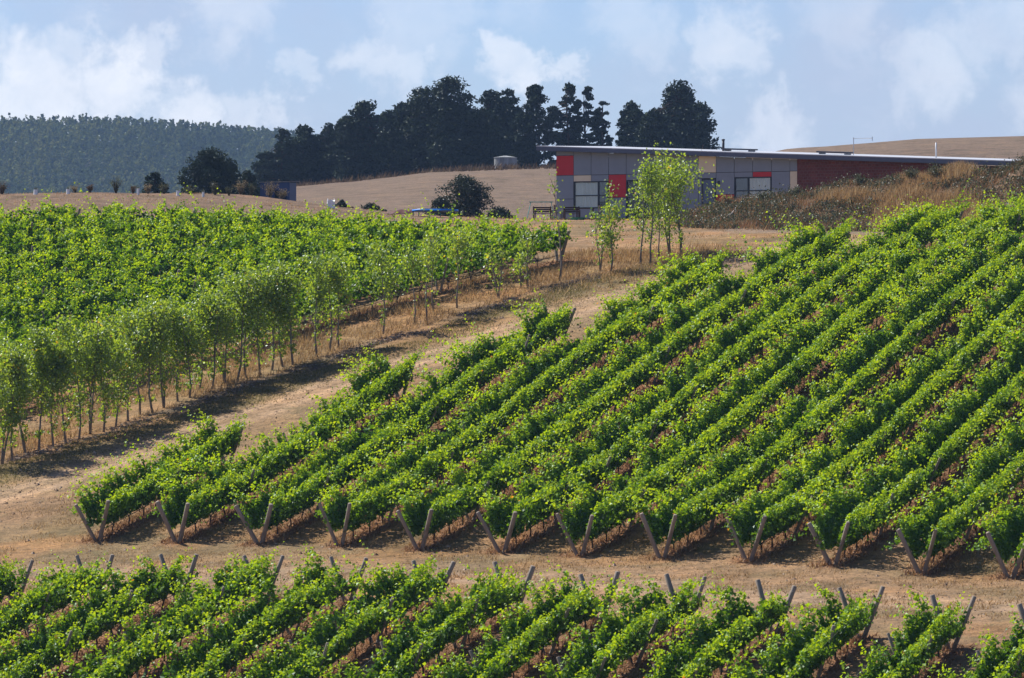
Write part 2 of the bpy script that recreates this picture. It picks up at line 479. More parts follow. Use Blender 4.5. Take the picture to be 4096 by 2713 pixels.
# ------------------------------------------------------------------ layout of the vineyard blocks (plan view)
ROW_A = math.radians(20.0)
RD = np.array([math.sin(ROW_A), math.cos(ROW_A)])          # row direction, uphill
RP = np.array([RD[1], -RD[0]])                             # to the right of a row
K2 = 1024 / 2367.0
mid_front = [(225, 1250), (410, 1250), (600, 1258), (785, 1262), (970, 1270), (1160, 1275), (1340, 1285), (1530, 1287), (1730, 1298), (1925, 1307), (2130, 1322), (2335, 1336)]
mid_far = [(525, 990), (925, 838), (1290, 718), (1640, 603), (1930, 533), (2190, 490)]
MID = []
CTRL = []
for k, (dx, dy) in enumerate(mid_front, 1):
    Y = 182 * (1 - .011 * (k - 6))
    p = at(dx * K2, dy * K2, Y)
    CTRL.append(p)
    if k <= 6:
        fx, fy = mid_far[k - 1]
        t = (fx * K2 - CX) / F
        L = (t * p[1] - p[0]) / (RD[0] - t * RD[1])
        Yf = p[1] + L * RD[1]
        zf = (CY - fy * K2) / F * Yf - 1.5
        CTRL.append(np.array([p[0] + L * RD[0], Yf, zf]))
    else:
        t = .1041
        L = (t * p[1] - p[0]) / (RD[0] - t * RD[1]) + 7
    MID.append((p[:2], L))
low_far = [(35, 1297), (222, 1292), (415, 1288), (610, 1291), (803, 1290), (997, 1300), (1187, 1315), (1386, 1330), (1585, 1345), (1790, 1352), (1990, 1367), (2198, 1387), (2408, 1407)]
LOW = []
for dx, dy in low_far:
    px, py = dx * K2, dy * K2
    Y = 166 - (px - 513) / 86 * 2.2
    p = at(px, py, Y); p[2] -= 1.5
    CTRL.append(p)
    q = p - np.array([RD[0] * 22, RD[1] * 22, .222 * 22]); CTRL.append(q)
    LOW.append((p[:2], 21.0))
for c in ((0, 463, 209.7), (150, 413, 217), (318, 357, 224.7), (457, 310, 232), (558, 281, 236.6), (679, 255, 241),
          (558, 262, 242), (0, 194, 300), (150, 193, 300), (255, 195, 303), (298, 203, 306), (330, 210, 310), (372, 215, 312), (430, 219, 312),
          (331, 212, 288), (331, 210, 297), (398, 217, 288), (398, 215.5, 297), (450, 219, 288), (450, 218, 297), (290, 205, 293), (520, 219, 305), (556, 219.5, 292), (640, 220, 287), (700, 223, 268), (788, 226, 262), (876, 231, 256), (1024, 236, 252)):
    CTRL.append(at(*c))
for c in ((-7.8, 258, 4.9), (-15.8, 265, 5.5), (-28, 270, 5.7), (-45, 275, 5.2), (-50, 225, -5), (-40, 195, -9.5), (-45, 300, 8.2), (15, 284, 7.1), (30, 277, 7.1), (45, 268, 7.1),
          (45, 240, 5.5), (60, 200, 2.0), (45, 170, -5), (40, 150, -9.8), (30, 290, 7.4), (10, 310, 7.6), (40, 310, 7.6), (-12, 328, 7.2), (0, 328, 7.4), (12, 328, 7.6), (30, 328, 7.6), (-25, 328, 7.6), (-70, 250, 0.0)):
    CTRL.append(np.array(c, float))
CTRL = np.array(CTRL)


def tps_fit(P, lam=0.6):
    n = len(P)
    d = np.linalg.norm(P[:, None, :2] - P[None, :, :2], axis=2)
    K = np.where(d > 0, d * d * np.log(d + 1e-9), 0) + lam * np.eye(n) * 20
    A = np.zeros((n + 3, n + 3)); A[:n, :n] = K
    A[:n, n] = 1; A[:n, n + 1:] = P[:, :2]
    A[n, :n] = 1; A[n + 1:, :n] = P[:, :2].T
    return np.linalg.solve(A, np.concatenate([P[:, 2], np.zeros(3)]))


TPS_W = tps_fit(CTRL)


def tps_eval(x, y):
    out = TPS_W[-3] + TPS_W[-2] * x + TPS_W[-1] * y
    for i in range(len(CTRL)):
        d2 = (x - CTRL[i, 0]) ** 2 + (y - CTRL[i, 1]) ** 2
        out = out + TPS_W[i] * .5 * d2 * np.log(d2 + 1e-12)
    return out


MX = np.array([9.0, 10.5, 12.7, 15.4, 18.5, 21.3, 23.2, 25.0, 27.0, 40, 60])
MZ = np.array([0.0, .55, 1.0, 1.35, 1.85, 2.42, 2.55, 2.68, 3.2, 3.2, 0.0]) * 1.0


def hz(x, y):
    """height of the ground"""
    x = np.asarray(x, float); y = np.asarray(y, float)
    xc = np.clip(x, -75, 70); yc = np.clip(y, 138, 330)
    z = tps_eval(xc, yc)
    # earth bank in front of the house
    yc0 = 268 - (x - 15) * .55
    s = y - yc0
    prof = smooth(-10.5, -0.5, s) * (1 - smooth(1.0, 8.0, s))
    lump = .85 + .3 * vnoise2(x * .5, y * .5, 3)
    z = z + prof * np.interp(x, MX, MZ, 0, 0) * lump
    # near side: the valley between the vineyard and the hill the camera stands on
    near = np.interp(y, [-60, 0, 30, 60, 95, 138], [-1.0, -1.7, -4.6, -10.0, -15.0, -15.5])
    w = smooth(105, 138, y)
    z = near * (1 - w) + z * w
    # far side
    H = np.interp(x, [-200, -80, -48, -38, -31, -28, -19, -10, 4, 25, 35, 52, 68, 120, 400, 1500],
                  [2, 6, 11, 15, 18.3, 19.6, 20.4, 21.6, 22.1, 22.4, 24.6, 25.9, 26.4, 27, 25, 10])
    hill = 8.3 + (H - 8.3) * smooth(390, 650, y) - 10 * smooth(720, 1100, y)
    valley = np.interp(y, [290, 330, 430, 800, 1500, 2050, 4200], [8.6, 7.0, 2.0, 0, 12, 44, 44])
    wl = 1 - smooth(-62, -36, x)
    farz = wl * valley + (1 - wl) * hill
    ridge = np.interp(x, [-1500, -600, -260, -194, -150, -102, -57, 14, 200, 1500], [70, 94, 101, 101.5, 98, 94, 86, 60, 44, 40])
    fh = smooth(2040, 2520, y)
    farz = farz * (1 - fh) + ridge * fh
    wf = smooth(306, 345, y)
    z = z * (1 - wf) + farz * wf
    return z + (vnoise2(x * .35, y * .35, 5) - .5) * .10


def seg_dist(x, y, p, d, L):
    """distance to a row line, and position along it"""
    s = (x - p[0]) * d[0] + (y - p[1]) * d[1]
    q = np.abs((x - p[0]) * d[1] - (y - p[1]) * d[0])
    over = np.maximum(np.maximum(-s, s - L), 0)
    return np.hypot(q, over), s


LEFT_A = math.radians(50.0)
LD = np.array([math.sin(LEFT_A), math.cos(LEFT_A)])
LP = np.array([LD[1], -LD[0]])
LEFT = []
tip_curve_x = np.array([2.3, -7.8, -15.8, -28.0, -34.0]); tip_curve_y = np.array([241.9, 256.0, 263.5, 270.0, 273.0])
for n in range(12):
    # where the row line meets the far edge of the block
    base = np.array([2.3, 241.9]) - LP * 3.35 * n
    best = None
    for t in np.linspace(-14, 14, 561):
        q = base + LD * t
        yy = np.interp(-q[0], -tip_curve_x, tip_curve_y)
        if best is None or abs(q[1] - yy) < best[0]:
            best = (abs(q[1] - yy), q)
    tip = best[1]
    # run down to beyond the left edge of the picture
    t = (tip[0] + .104 * tip[1]) / (LD[0] + .104 * LD[1]) + 5
    L = float(np.clip(t, 6, 42))
    LEFT.append((tip - LD * L, L))

AVE0, AVE1 = np.array([-21.8, 209.7]), np.array([9.0, 242.3])
AVD = (AVE1 - AVE0) / np.linalg.norm(AVE1 - AVE0)


def build_ground():
    def axis(a, b, step, outer):
        core = np.arange(a, b + 1e-6, step)
        return core
    xs = np.concatenate([-np.geomspace(2400, 46, 34), np.arange(-45, 45.01, .45), np.geomspace(46, 2400, 34)])
    ys = np.concatenate([[-60, -30, 0, 20, 40, 60, 80, 100, 115, 125], np.arange(132, 300, .45), np.arange(300, 345, 1.0), np.geomspace(346, 3900, 90)])
    X, Yg = np.meshgrid(xs, ys)
    x, y = X.ravel(), Yg.ravel()
    z = hz(x, y)
    n = len(x)
    nz = vnoise2(x * .25, y * .25, 11); nz2 = vnoise2(x * 1.1, y * 1.1, 12)
    col = np.empty((n, 3)); col[:] = (.37, .245, .150)

    def lay(c, w):
        w = np.clip(w, 0, 1)[:, None]
        col[:] = col * (1 - w) + np.array(c) * w
    lay((.26, .205, .115), smooth(.45, .75, nz) * .6)
    near = (y > 120) & (y < 345)
    # wheel tracks: along the avenue, and the headland between the two blocks
    q = (x - AVE0[0]) * AVD[1] - (y - AVE0[1]) * AVD[0]
    sal = (x - AVE0[0]) * AVD[0] + (y - AVE0[1]) * AVD[1]
    off = 5.2 + (nz - .5) * .8 - 1.2 * smooth(25, 50, sal)
    for o in (-.85, .85):
        lay((.62, .44, .31), np.exp(-((q - off - o) / .42) ** 2) * .95 * near * smooth(-40, -30, sal))
    lay((.47, .33, .22), np.exp(-((q - off) / 2.1) ** 2) * .5 * near)
    lay((.225, .185, .085), np.exp(-((q - 2.0) / 1.5) ** 2) * .75 * near * (1 - smooth(36, 44, sal)))      # mown green-brown verge
    lay((.20, .165, .135), np.exp(-((q - .15 - (nz2 - .5) * .9) / .55) ** 2) * .8 * near * (1 - smooth(34, 44, sal)))   # woody mulch under the trees
    lay((.40, .255, .125), np.exp(-((q + 3.2) / 1.9) ** 2) * .65 * near)
    offtrack = 1 - np.exp(-((q - off) / 2.4) ** 2)
    lay((.20, .16, .085), smooth(.52, .74, vnoise2(x * .55, y * .55, 14)) * .5 * near * offtrack)
    lay((.44, .25, .12), smooth(.55, .75, vnoise2(x * .4 + 9, y * .4, 15)) * .6 * near * offtrack)
    ex = np.array([3.04, -2.0]); ex /= np.linalg.norm(ex)
    hp = MID[5][0] - np.array([0, 8.6])
    hq = (x - hp[0]) * ex[1] - (y - hp[1]) * ex[0] + (vnoise2(x * .08, y * .08, 9) - .5) * 1.6
    for o in (-.9, .9):
        lay((.60, .43, .31), np.exp(-((hq - o) / .5) ** 2) * .9 * near)
    lay((.385, .275, .19), np.exp(-(hq / 2.6) ** 2) * .6 * near)
    # red-brown soil and dead weeds under every row
    m = near & (np.abs(x) < 46)
    xi, yi = x[m], y[m]
    w = np.zeros(len(xi)); wg = np.zeros(len(xi))
    for rows, d, sgn in ((MID, RD, 1), (LOW, -RD, 1), (LEFT, LD, 1)):
        for p, L in rows:
            dist, s = seg_dist(xi, yi, p, d, L)
            jit = (vnoise2(xi * 1.5, yi * 1.5, 21) - .5) * .5
            w = np.maximum(w, 1 - smooth(.45, .95, dist + jit))
    full = np.zeros(n); full[m] = w
    lay((.27, .140, .078), full * .85)
    # dug soil of the bank, bare yard beside it
    yc0 = 268 - (x - 15) * .55
    s = y - yc0
    bank = smooth(-11.5, -9, s) * (1 - smooth(6, 9, s)) * smooth(9.0, 11, x)
    lay((.20, .15, .115), bank * .9)
    yard = smooth(-17, -13, s) * (1 - smooth(-11, -9.5, s)) * smooth(7, 12, x)
    lay((.27, .215, .18), yard * .8 * smooth(.3, .6, nz))
    # far dry hills, and the floor of the plantation
    lay((.215, .160, .125), smooth(325, 360, y))
    lay((.175, .130, .105), smooth(325, 360, y) * smooth(.4, .8, vnoise2(x * .06, y * .03, 31)) * .8)
    lay((.05, .06, .03), smooth(1750, 1950, y) * (1 - smooth(-40, 60, x)))
    lay((.235, .165, .125), smooth(262, 272, y) * (1 - smooth(300, 330, y)) * (1 - smooth(-10, 5, x)) * .9)
    ny, nx = len(ys), len(xs)
    i, j = np.meshgrid(np.arange(ny - 1), np.arange(nx - 1), indexing='ij')
    a = i * nx + j
    f = np.stack([a, a + 1, a + nx + 1, a + nx], -1).reshape(-1, 4)
    me = make_mesh('ground', np.stack([x, y, z], 1), f, M['ground'], vcol=col, smooth_shade=True)
    link('ground', me, kind='structure')


build_ground()


# ------------------------------------------------------------------ vine rows
V_SPREAD = 0.383
C_SPREAD = 0.33


def canopy(p0, d, L, z0, side, seed, dens=18, per=17, h0=.50, reach=1.0, spread=C_SPREAD, end_thin=(0, 0), size=(.105, .165), core=55, lump=.15):
    """leaves of one arm of the trellis, shoot by shoot"""
    r = np.random.default_rng(seed)
    perp = np.array([d[1], -d[0]]) * side
    ns = int(L * dens)
    s0 = r.uniform(-.25, L + .1, ns)
    spur = np.round(s0 / .42) * .42 + r.normal(0, .02)
    s0 = np.where(r.random(ns) < .75, spur + r.normal(0, .085, ns), s0)
    vines = np.random.default_rng(seed + 1).normal(.97, .20 + .28 * lump, 80)          # every vine has its own vigour; a few are weak
    vines[np.random.default_rng(seed + 5).random(80) < .03] = .62
    vines[3:5] = .98; vines[3 + int(L / 1.45):6 + int(L / 1.45)] = 1.05
    pos = s0 / 1.45 + 4
    i0 = np.floor(pos).astype(int); fr = smooth(.25, .75, pos - i0)
    vig = (vines[i0] * (1 - fr) + vines[i0 + 1] * fr) * (.80 + .34 * smooth_noise_1d(s0, seed + 2, .6)) + .10 * smooth_noise_1d(s0, seed + 4, 7) - .02
    vig = vig * (1 + lump * (np.cos((s0 / 1.45) * 2 * np.pi) - .25))           # thick over each vine, thin between
    vig = np.clip(vig, .35, 1.45)
    vig = vig * np.random.default_rng(seed + 77).uniform(.64, 1.28, 600)[(np.round(s0 / .42).astype(int) + 20) % 600]
    if end_thin[0]:
        vig *= .35 + .65 * smooth(0, end_thin[0], s0)
    if end_thin[1]:
        vig *= .35 + .65 * smooth(0, end_thin[1], L - s0)
    keep = r.random(ns) < np.clip(vig * 1.5 - .08, .1, 1)
    s0, vig = s0[keep], vig[keep]; ns = len(s0)
    ln = (1.12 + .62 * r.random(ns)) * vig * reach
    start = h0 + np.abs(r.normal(0, .10, ns))
    ln = np.where(r.random(ns) < .08, ln * 1.3, ln)                 # stray shoots standing clear of the hedge
    fall = r.random(ns) < .16                                        # shoots that flop outwards
    lean_s = r.normal(0, .20, ns)
    lean_p = r.normal(0, .07, ns)
    t = np.linspace(0, 1, per)[None, :] + r.uniform(-.02, .02, (ns, per))
    h = start[:, None] + ln[:, None] * t
    top = 1.60 + .25 * r.random(ns)[:, None]
    over = np.maximum(h - top, 0)
    off = .06 + spread * h + lean_p[:, None] * t ** 1.3 + over * (.10 + .55 * r.random(ns)[:, None])
    h = h - over * np.where(r.random(ns) < .35, .25, .75)[:, None] * 1.0
    fl = fall[:, None] * smooth(.25, 1, t)
    off = off + fl * .22
    h = h - fl * ln[:, None] * .50
    h = np.where(h < .50, .50 + (.50 - h) * .35, h)
    s = s0[:, None] + lean_s[:, None] * t
    s, off, h, t = s.ravel(), off.ravel(), h.ravel(), t.ravel()
    n = len(s)
    s = s + r.normal(0, .07, n); off = off + r.normal(0, .052, n); h = h + r.normal(0, .055, n)
    x = p0[0] + d[0] * s + perp[0] * off
    y = p0[1] + d[1] * s + perp[1] * off
    z = hz(p0[0] + d[0] * s, p0[1] + d[1] * s) + h
    c = np.stack([x - p0[0], y - p0[1], z - z0], 1)
    out = np.zeros((n, 3)); out[:, 0] = perp[0]; out[:, 1] = perp[1]
    rel = np.clip((off - (.06 + spread * h)) / .14, -1, 1) + r.normal(0, .35, n)
    up = .25 + .85 * smooth(.75, 1.75, h)
    nrm = unit(out * rel[:, None] + np.array([0, 0, 1.0]) * up[:, None] + r.normal(0, .42, (n, 3)))
    ax = r.normal(0, 1, (n, 3)); ax[:, 2] = ax[:, 2] * .6 - .55
    sz = r.uniform(size[0], size[1], n) * (1 - .42 * smooth(.72, 1, t))
    # large leaves added inside the wall to block light, coloured dark as shade
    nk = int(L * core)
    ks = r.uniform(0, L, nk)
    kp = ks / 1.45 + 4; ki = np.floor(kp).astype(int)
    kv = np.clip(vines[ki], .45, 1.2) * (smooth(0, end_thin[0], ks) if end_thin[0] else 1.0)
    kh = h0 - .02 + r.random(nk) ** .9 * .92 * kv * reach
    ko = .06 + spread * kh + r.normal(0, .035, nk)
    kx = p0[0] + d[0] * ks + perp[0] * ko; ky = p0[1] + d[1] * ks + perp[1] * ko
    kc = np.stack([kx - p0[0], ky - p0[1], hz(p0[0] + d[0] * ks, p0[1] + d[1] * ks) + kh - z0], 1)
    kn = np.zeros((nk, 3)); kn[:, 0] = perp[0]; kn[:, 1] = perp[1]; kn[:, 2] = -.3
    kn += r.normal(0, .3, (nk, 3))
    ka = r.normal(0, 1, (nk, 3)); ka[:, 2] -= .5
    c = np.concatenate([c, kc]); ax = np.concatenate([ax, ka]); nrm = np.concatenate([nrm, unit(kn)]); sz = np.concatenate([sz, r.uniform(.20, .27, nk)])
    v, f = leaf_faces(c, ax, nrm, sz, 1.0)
    rnd = np.clip(.10 + .22 * r.random(n) + .50 * smooth(.35, .9, t) * smooth(.95, 1.5, h) * (.82 + .26 * r.random(n)) + .10 * (smooth_noise_1d(s, seed + 9, 2.5) - .5), 0, .72)  # young tips paler; crest leaves coloured brighter to read as sunlit
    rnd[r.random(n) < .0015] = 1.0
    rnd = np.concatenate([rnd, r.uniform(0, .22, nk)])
    return v, f, np.repeat(rnd, 2)


def post_mesh(name, length, r0, r1):
    mb = MB()
    mb.tube([(0, 0, -.25), (0, 0, 0), (0, 0, length * .5), (0, 0, length - .02), (0, 0, length)], [r0, r0, (r0 + r1) / 2, r1, r1 * .86], 9)
    return mb.mesh(name, M['post'], True)


POST_END = post_mesh('post', 1.74, .082, .078)
POST_MID = post_mesh('post', 1.66, .058, .055)


def trunk_mesh(seed):
    r = np.random.default_rng(seed)
    mb = MB()
    j = lambda a: r.normal(0, a)
    mb.tube([(0, 0, -.05), (j(.02), j(.02), .18), (j(.03), j(.03), .34)], [.036, .03, .026], 5)
    for sgn in (-1, 1):
        mb.tube([(0, 0, .30), (sgn * .10, j(.04), .46), (sgn * .22, j(.08), .66), (sgn * .30, sgn * .2 + j(.1), .80)], [.024, .02, .017, .012], 5)
    return mb.mesh('vine_trunk', M['trunk_vine'], True)


TRUNKS = [trunk_mesh(s) for s in range(5)]


def set_lean(o, vec, spin=0.0):
    o.rotation_mode = 'QUATERNION'
    o.rotation_quaternion = Vector(vec).to_track_quat('Z', 'Y')


def vine_row(p0, d, L, label, group, seed, near_lean=.36, far_lean=.06, dens=24, per=17, h0=.53, reach=1.08,
             spread=V_SPREAD, cspread=C_SPREAD, size=(.115, .18), end_thin=(0, 0), post_gap=5.4, lump=.15):
    r = np.random.default_rng(seed)
    z0 = float(hz(p0[0], p0[1]))
    root = empty('vine_row', (p0[0], p0[1], z0), label, 'vine row', group)
    perp = np.array([d[1], -d[0]])
    for side in (-1, 1):
        v, f, rnd = canopy(p0, d, L, z0, side, seed * 10 + side + 3, dens, per, h0, reach, cspread, end_thin, size, lump=lump)
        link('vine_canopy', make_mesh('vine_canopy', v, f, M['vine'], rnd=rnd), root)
    # V pairs of posts
    n_gap = max(1, int(round(L / post_gap)))
    for k in range(n_gap + 1):
        s = L * k / n_gap
        end = k in (0, n_gap)
        if not end:
            s += r.normal(0, .15)
        for side in (-1, 1):
            b = p0 + d * s + perp * side * .10
            o = link('post', POST_END if end else POST_MID, root, (b[0] - p0[0], b[1] - p0[1], float(hz(b[0], b[1])) - z0))
            al = -near_lean + r.normal(0, .05) if k == 0 else (far_lean + r.normal(0, .04) if k == n_gap else r.normal(0, .04))
            sp = spread + r.normal(0, .04)
            o.scale = (r.uniform(.88, 1.12),) * 2 + (r.uniform(.93, 1.06),)
            set_lean(o, (perp[0] * side * sp + d[0] * al, perp[1] * side * sp + d[1] * al, 1))
    # vines
    nt = int(L / 1.5)
    for k in range(nt):
        s = .8 + (L - 1.4) * (k + .5) / nt + r.normal(0, .12)
        b = p0 + d * s
        o = link('vine_trunk', TRUNKS[int(r.integers(5))], root, (b[0] - p0[0], b[1] - p0[1], float(hz(b[0], b[1])) - z0))
        o.rotation_euler = (r.normal(0, .06), r.normal(0, .06), math.atan2(perp[1], perp[0]) + r.normal(0, .2))
    # fruiting wires and the drip hose
    ss = np.linspace(0, L, max(3, int(L / 3)))
    for side in (-1, 1):
        for h in (.75, 1.35):
            q = p0[None] + d[None] * ss[:, None] + perp[None] * side * (.1 + spread * h)
            zz = hz(p0[0] + d[0] * ss, p0[1] + d[1] * ss) + h - z0
            MB().tube(np.column_stack([q[:, 0] - p0[0], q[:, 1] - p0[1], zz]), .004, 3, False).build('trellis_wire', M['wire'], root)
    q = p0[None] + d[None] * ss[:, None]
    zz = hz(q[:, 0], q[:, 1]) + .33 - z0
    MB().tube(np.column_stack([q[:, 0] - p0[0], q[:, 1] - p0[1], zz]), .014, 4, False).build('drip_hose', M['hose'], root)
    return root


ORD = ['first', 'second', 'third', 'fourth', 'fifth', 'sixth', 'seventh', 'eighth', 'ninth', 'tenth', 'eleventh', 'twelfth', 'thirteenth']
for k, (p, L) in enumerate(MID):
    if k == 0:
        lab = 'short leftmost vine row of the middle block, its V of posts nearest the dirt track'
    elif k == 11:
        lab = 'vine row at the right edge of the middle block, only its V of posts showing'
    else:
        lab = f'vine row behind the {ORD[k]} V of posts from the left in the middle block'
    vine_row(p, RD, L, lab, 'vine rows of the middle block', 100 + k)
for k, (p, L) in enumerate(LOW):
    if k == 0:
        lab = 'leftmost vine row of the foreground block, cut by the left edge'
    elif k == 12:
        lab = 'vine row of the foreground block at the bottom right corner'
    else:
        lab = f'{ORD[k]} vine row from the left in the foreground block below the headland track'
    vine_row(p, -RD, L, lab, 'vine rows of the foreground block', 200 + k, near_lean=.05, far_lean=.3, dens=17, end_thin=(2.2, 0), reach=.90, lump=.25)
for n, (p, L) in enumerate(LEFT):
    if n == 0:
        lab = 'frontmost vine row of the upper left block, trunks showing behind the young poplars'
    elif n == 11:
        lab = 'rearmost vine row of the upper left block, at the left edge below the bare crest'
    else:
        lab = f'{ORD[n]} vine row back from the poplars in the upper left block'
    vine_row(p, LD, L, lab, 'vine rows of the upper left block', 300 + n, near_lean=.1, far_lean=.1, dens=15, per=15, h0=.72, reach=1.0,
             spread=.34, cspread=.32, size=(.12, .19), post_gap=7.5, lump=.60)


# ------------------------------------------------------------------ grass and ground cover
def blades(x, y, h, width, lean, seed, zoff=0.0):
    r = np.random.default_rng(seed)
    n = len(x)
    z = hz(x, y) + zoff - .02
    th = r.uniform(0, 2 * np.pi, n)
    w = width * r.uniform(.6, 1.4, n)
    dx, dy = np.cos(th) * w, np.sin(th) * w
    lx = r.normal(.18, .35, n) * lean * h; ly = r.normal(0, .35, n) * lean * h
    a = np.stack([x - dx, y - dy, z], 1); b = np.stack([x + dx, y + dy, z], 1)
    c = np.stack([x + lx, y + ly, z + h], 1)
    v = np.stack([a, b, c], 1).reshape(-1, 3)
    f = np.arange(3 * n).reshape(-1, 3)
    return v, f


def stuff(name, v, f, mat, rnd, label, cat):
    o = link(name, make_mesh(name, v, f, mat, rnd=rnd))
    return tag(o, label, cat, kind='stuff')


def tufts(xc, yc, per, rad, seed):
    r = np.random.default_rng(seed)
    n = len(xc)
    x = np.repeat(xc, per) + r.normal(0, rad, n * per)
    y = np.repeat(yc, per) + r.normal(0, rad, n * per)
    return x, y


def weeds_under(rows, d, name, label, seed, dens=55):
    r = np.random.default_rng(seed)
    X, Y = [], []
    for p, L in rows:
        n = int(L * dens)
        s = r.uniform(-.6, L + .3, n)
        lump = smooth_noise_1d(s, seed + int(abs(p[0]) * 7), .8)
        k = r.random(n) < .25 + .9 * lump
        s = s[k]
        q = r.normal(0, .34, len(s))
        X.append(p[0] + d[0] * s + d[1] * q); Y.append(p[1] + d[1] * s - d[0] * q)
    x, y = np.concatenate(X), np.concatenate(Y)
    h = r.uniform(.05, .24, len(x))
    v, f = blades(x, y, h, .045, 1.8, seed)
    return stuff(name, v, f, M['rust'], np.clip(r.normal(.45, .25, len(x)), 0, 1), label, 'weeds')


weeds_under(MID, RD, 'dead_weeds', 'rust brown dead weeds on the soil under the middle vine rows', 41, 110)
weeds_under(LOW, -RD, 'dead_weeds', 'rust brown dead weeds on the soil under the foreground vine rows', 42, 100)
weeds_under(LEFT[:4], LD, 'dead_weeds', 'rust brown dead weeds on the soil under the upper left vine rows', 43, 50)


def ave(s, q):
    """point beside the avenue: s metres along, q metres towards the track"""
    return AVE0[0] + AVD[0] * s + AVD[1] * q, AVE0[1] + AVD[1] * s - AVD[0] * q


r = np.random.default_rng(5)
n = 26000
s = r.uniform(-6, 44, n); q = r.uniform(-6.5, -.3, n)
k = vnoise2(s * .7, q * .7, 51) > .34
s, q = s[k], q[k]
x, y = ave(s, q)
h = r.uniform(.12, .42, len(x)) * (.6 + .7 * vnoise2(s * .4, q * .8, 52))
v, f = blades(x, y, h, .022, 1.0, 53)
stuff('dry_grass', v, f, M['straw'], np.clip(r.normal(.45, .25, len(x)), 0, 1), 'tall golden dry grass between the poplars and the vines', 'grass')
n = 30000
s = r.uniform(-10, 46, n); q = np.abs(r.normal(1.3, 1.3, n)) + .2
k = vnoise2(s * .5, q * .9, 54) > .30
s, q = s[k], q[k]
x, y = ave(s, q)
h = r.uniform(.05, .15, len(x))
v, f = blades(x, y, h, .02, 1.2, 55)
stuff('short_grass', v, f, M['greygrass'], r.random(len(x)), 'short olive brown grass on the verge in front of the poplars', 'grass')
# stubble of mown straw on the open ground between and around the blocks
n = 60000
ex = np.array([3.04, -2.0]); ex /= np.linalg.norm(ex)
s = r.uniform(-26, 26, n); q = r.uniform(-7.5, 12, n)
hp = MID[5][0]
x = hp[0] + ex[0] * s + ex[1] * q; y = hp[1] + ex[1] * s - ex[0] * q
k = vnoise2(x * .8, y * .8, 57) > .42
x, y = x[k], y[k]
h = r.uniform(.04, .16, len(x)) * (.5 + .9 * vnoise2(x * .45, y * .45, 58))
v, f = blades(x, y, h, .02, 1.4, 59)
stuff('mown_straw', v, f, M['straw'], np.clip(r.normal(.42, .22, len(x)), 0, 1), 'short mown straw on the headland between the two vine blocks', 'grass')
# clods and stones of the track and headland
n = 6000
s = r.uniform(-30, 26, n); q = r.uniform(-8, 13, n)
x = hp[0] + ex[0] * s + ex[1] * q; y = hp[1] + ex[1] * s - ex[0] * q
s2 = r.uniform(-14, 62, 6000); q2 = r.uniform(1.5, 9, 6000)
x2, y2 = ave(s2, q2)
x = np.concatenate([x, x2]); y = np.concatenate([y, y2]); n = len(x)
sz_ = r.uniform(.015, .05, n) * (1 + 1.2 * (r.random(n) < .06))
oc = np.array([[1, 0, 0], [0, 1, 0], [-1, 0, 0], [0, -1, 0], [0, 0, .8]], float)
v = (np.stack([x, y, hz(x, y) - .003], 1)[:, None, :] + oc[None] * sz_[:, None, None] * r.uniform(.6, 1.4, (n, 5, 1))).reshape(-1, 3)
kk = np.arange(n)[:, None] * 5
f = np.concatenate([kk + np.array([[0, 1, 4]]), kk + np.array([[1, 2, 4]]), kk + np.array([[2, 3, 4]]), kk + np.array([[3, 0, 4]])], 1).reshape(-1, 3)
stuff('clods', v, f, M['clod'], np.repeat(r.random(n), 4), 'small clods and stones strewn over the track and headland', 'clods')
# woody mulch under the poplars
n = 9000
s = r.uniform(-8, 38, n); q = r.normal(.25, .42, n)
k = vnoise2(s * .9, q * .9, 60) > .36
s, q = s[k], q[k]
x, y = ave(s, q)
c = np.stack([x, y, hz(x, y) + r.uniform(0, .06, len(x))], 1)
v, f = leaf_faces(c, r.normal(0, 1, (len(x), 3)) * np.array([1, 1, .2]), np.array([0, 0, 1]) + r.normal(0, .5, (len(x), 3)), r.uniform(.08, .24, len(x)), .25, .05)
stuff('woody_mulch', v, f, M['mulch'], np.repeat(r.random(len(x)), 2), 'grey woody mulch and prunings along the foot of the poplars', 'mulch')


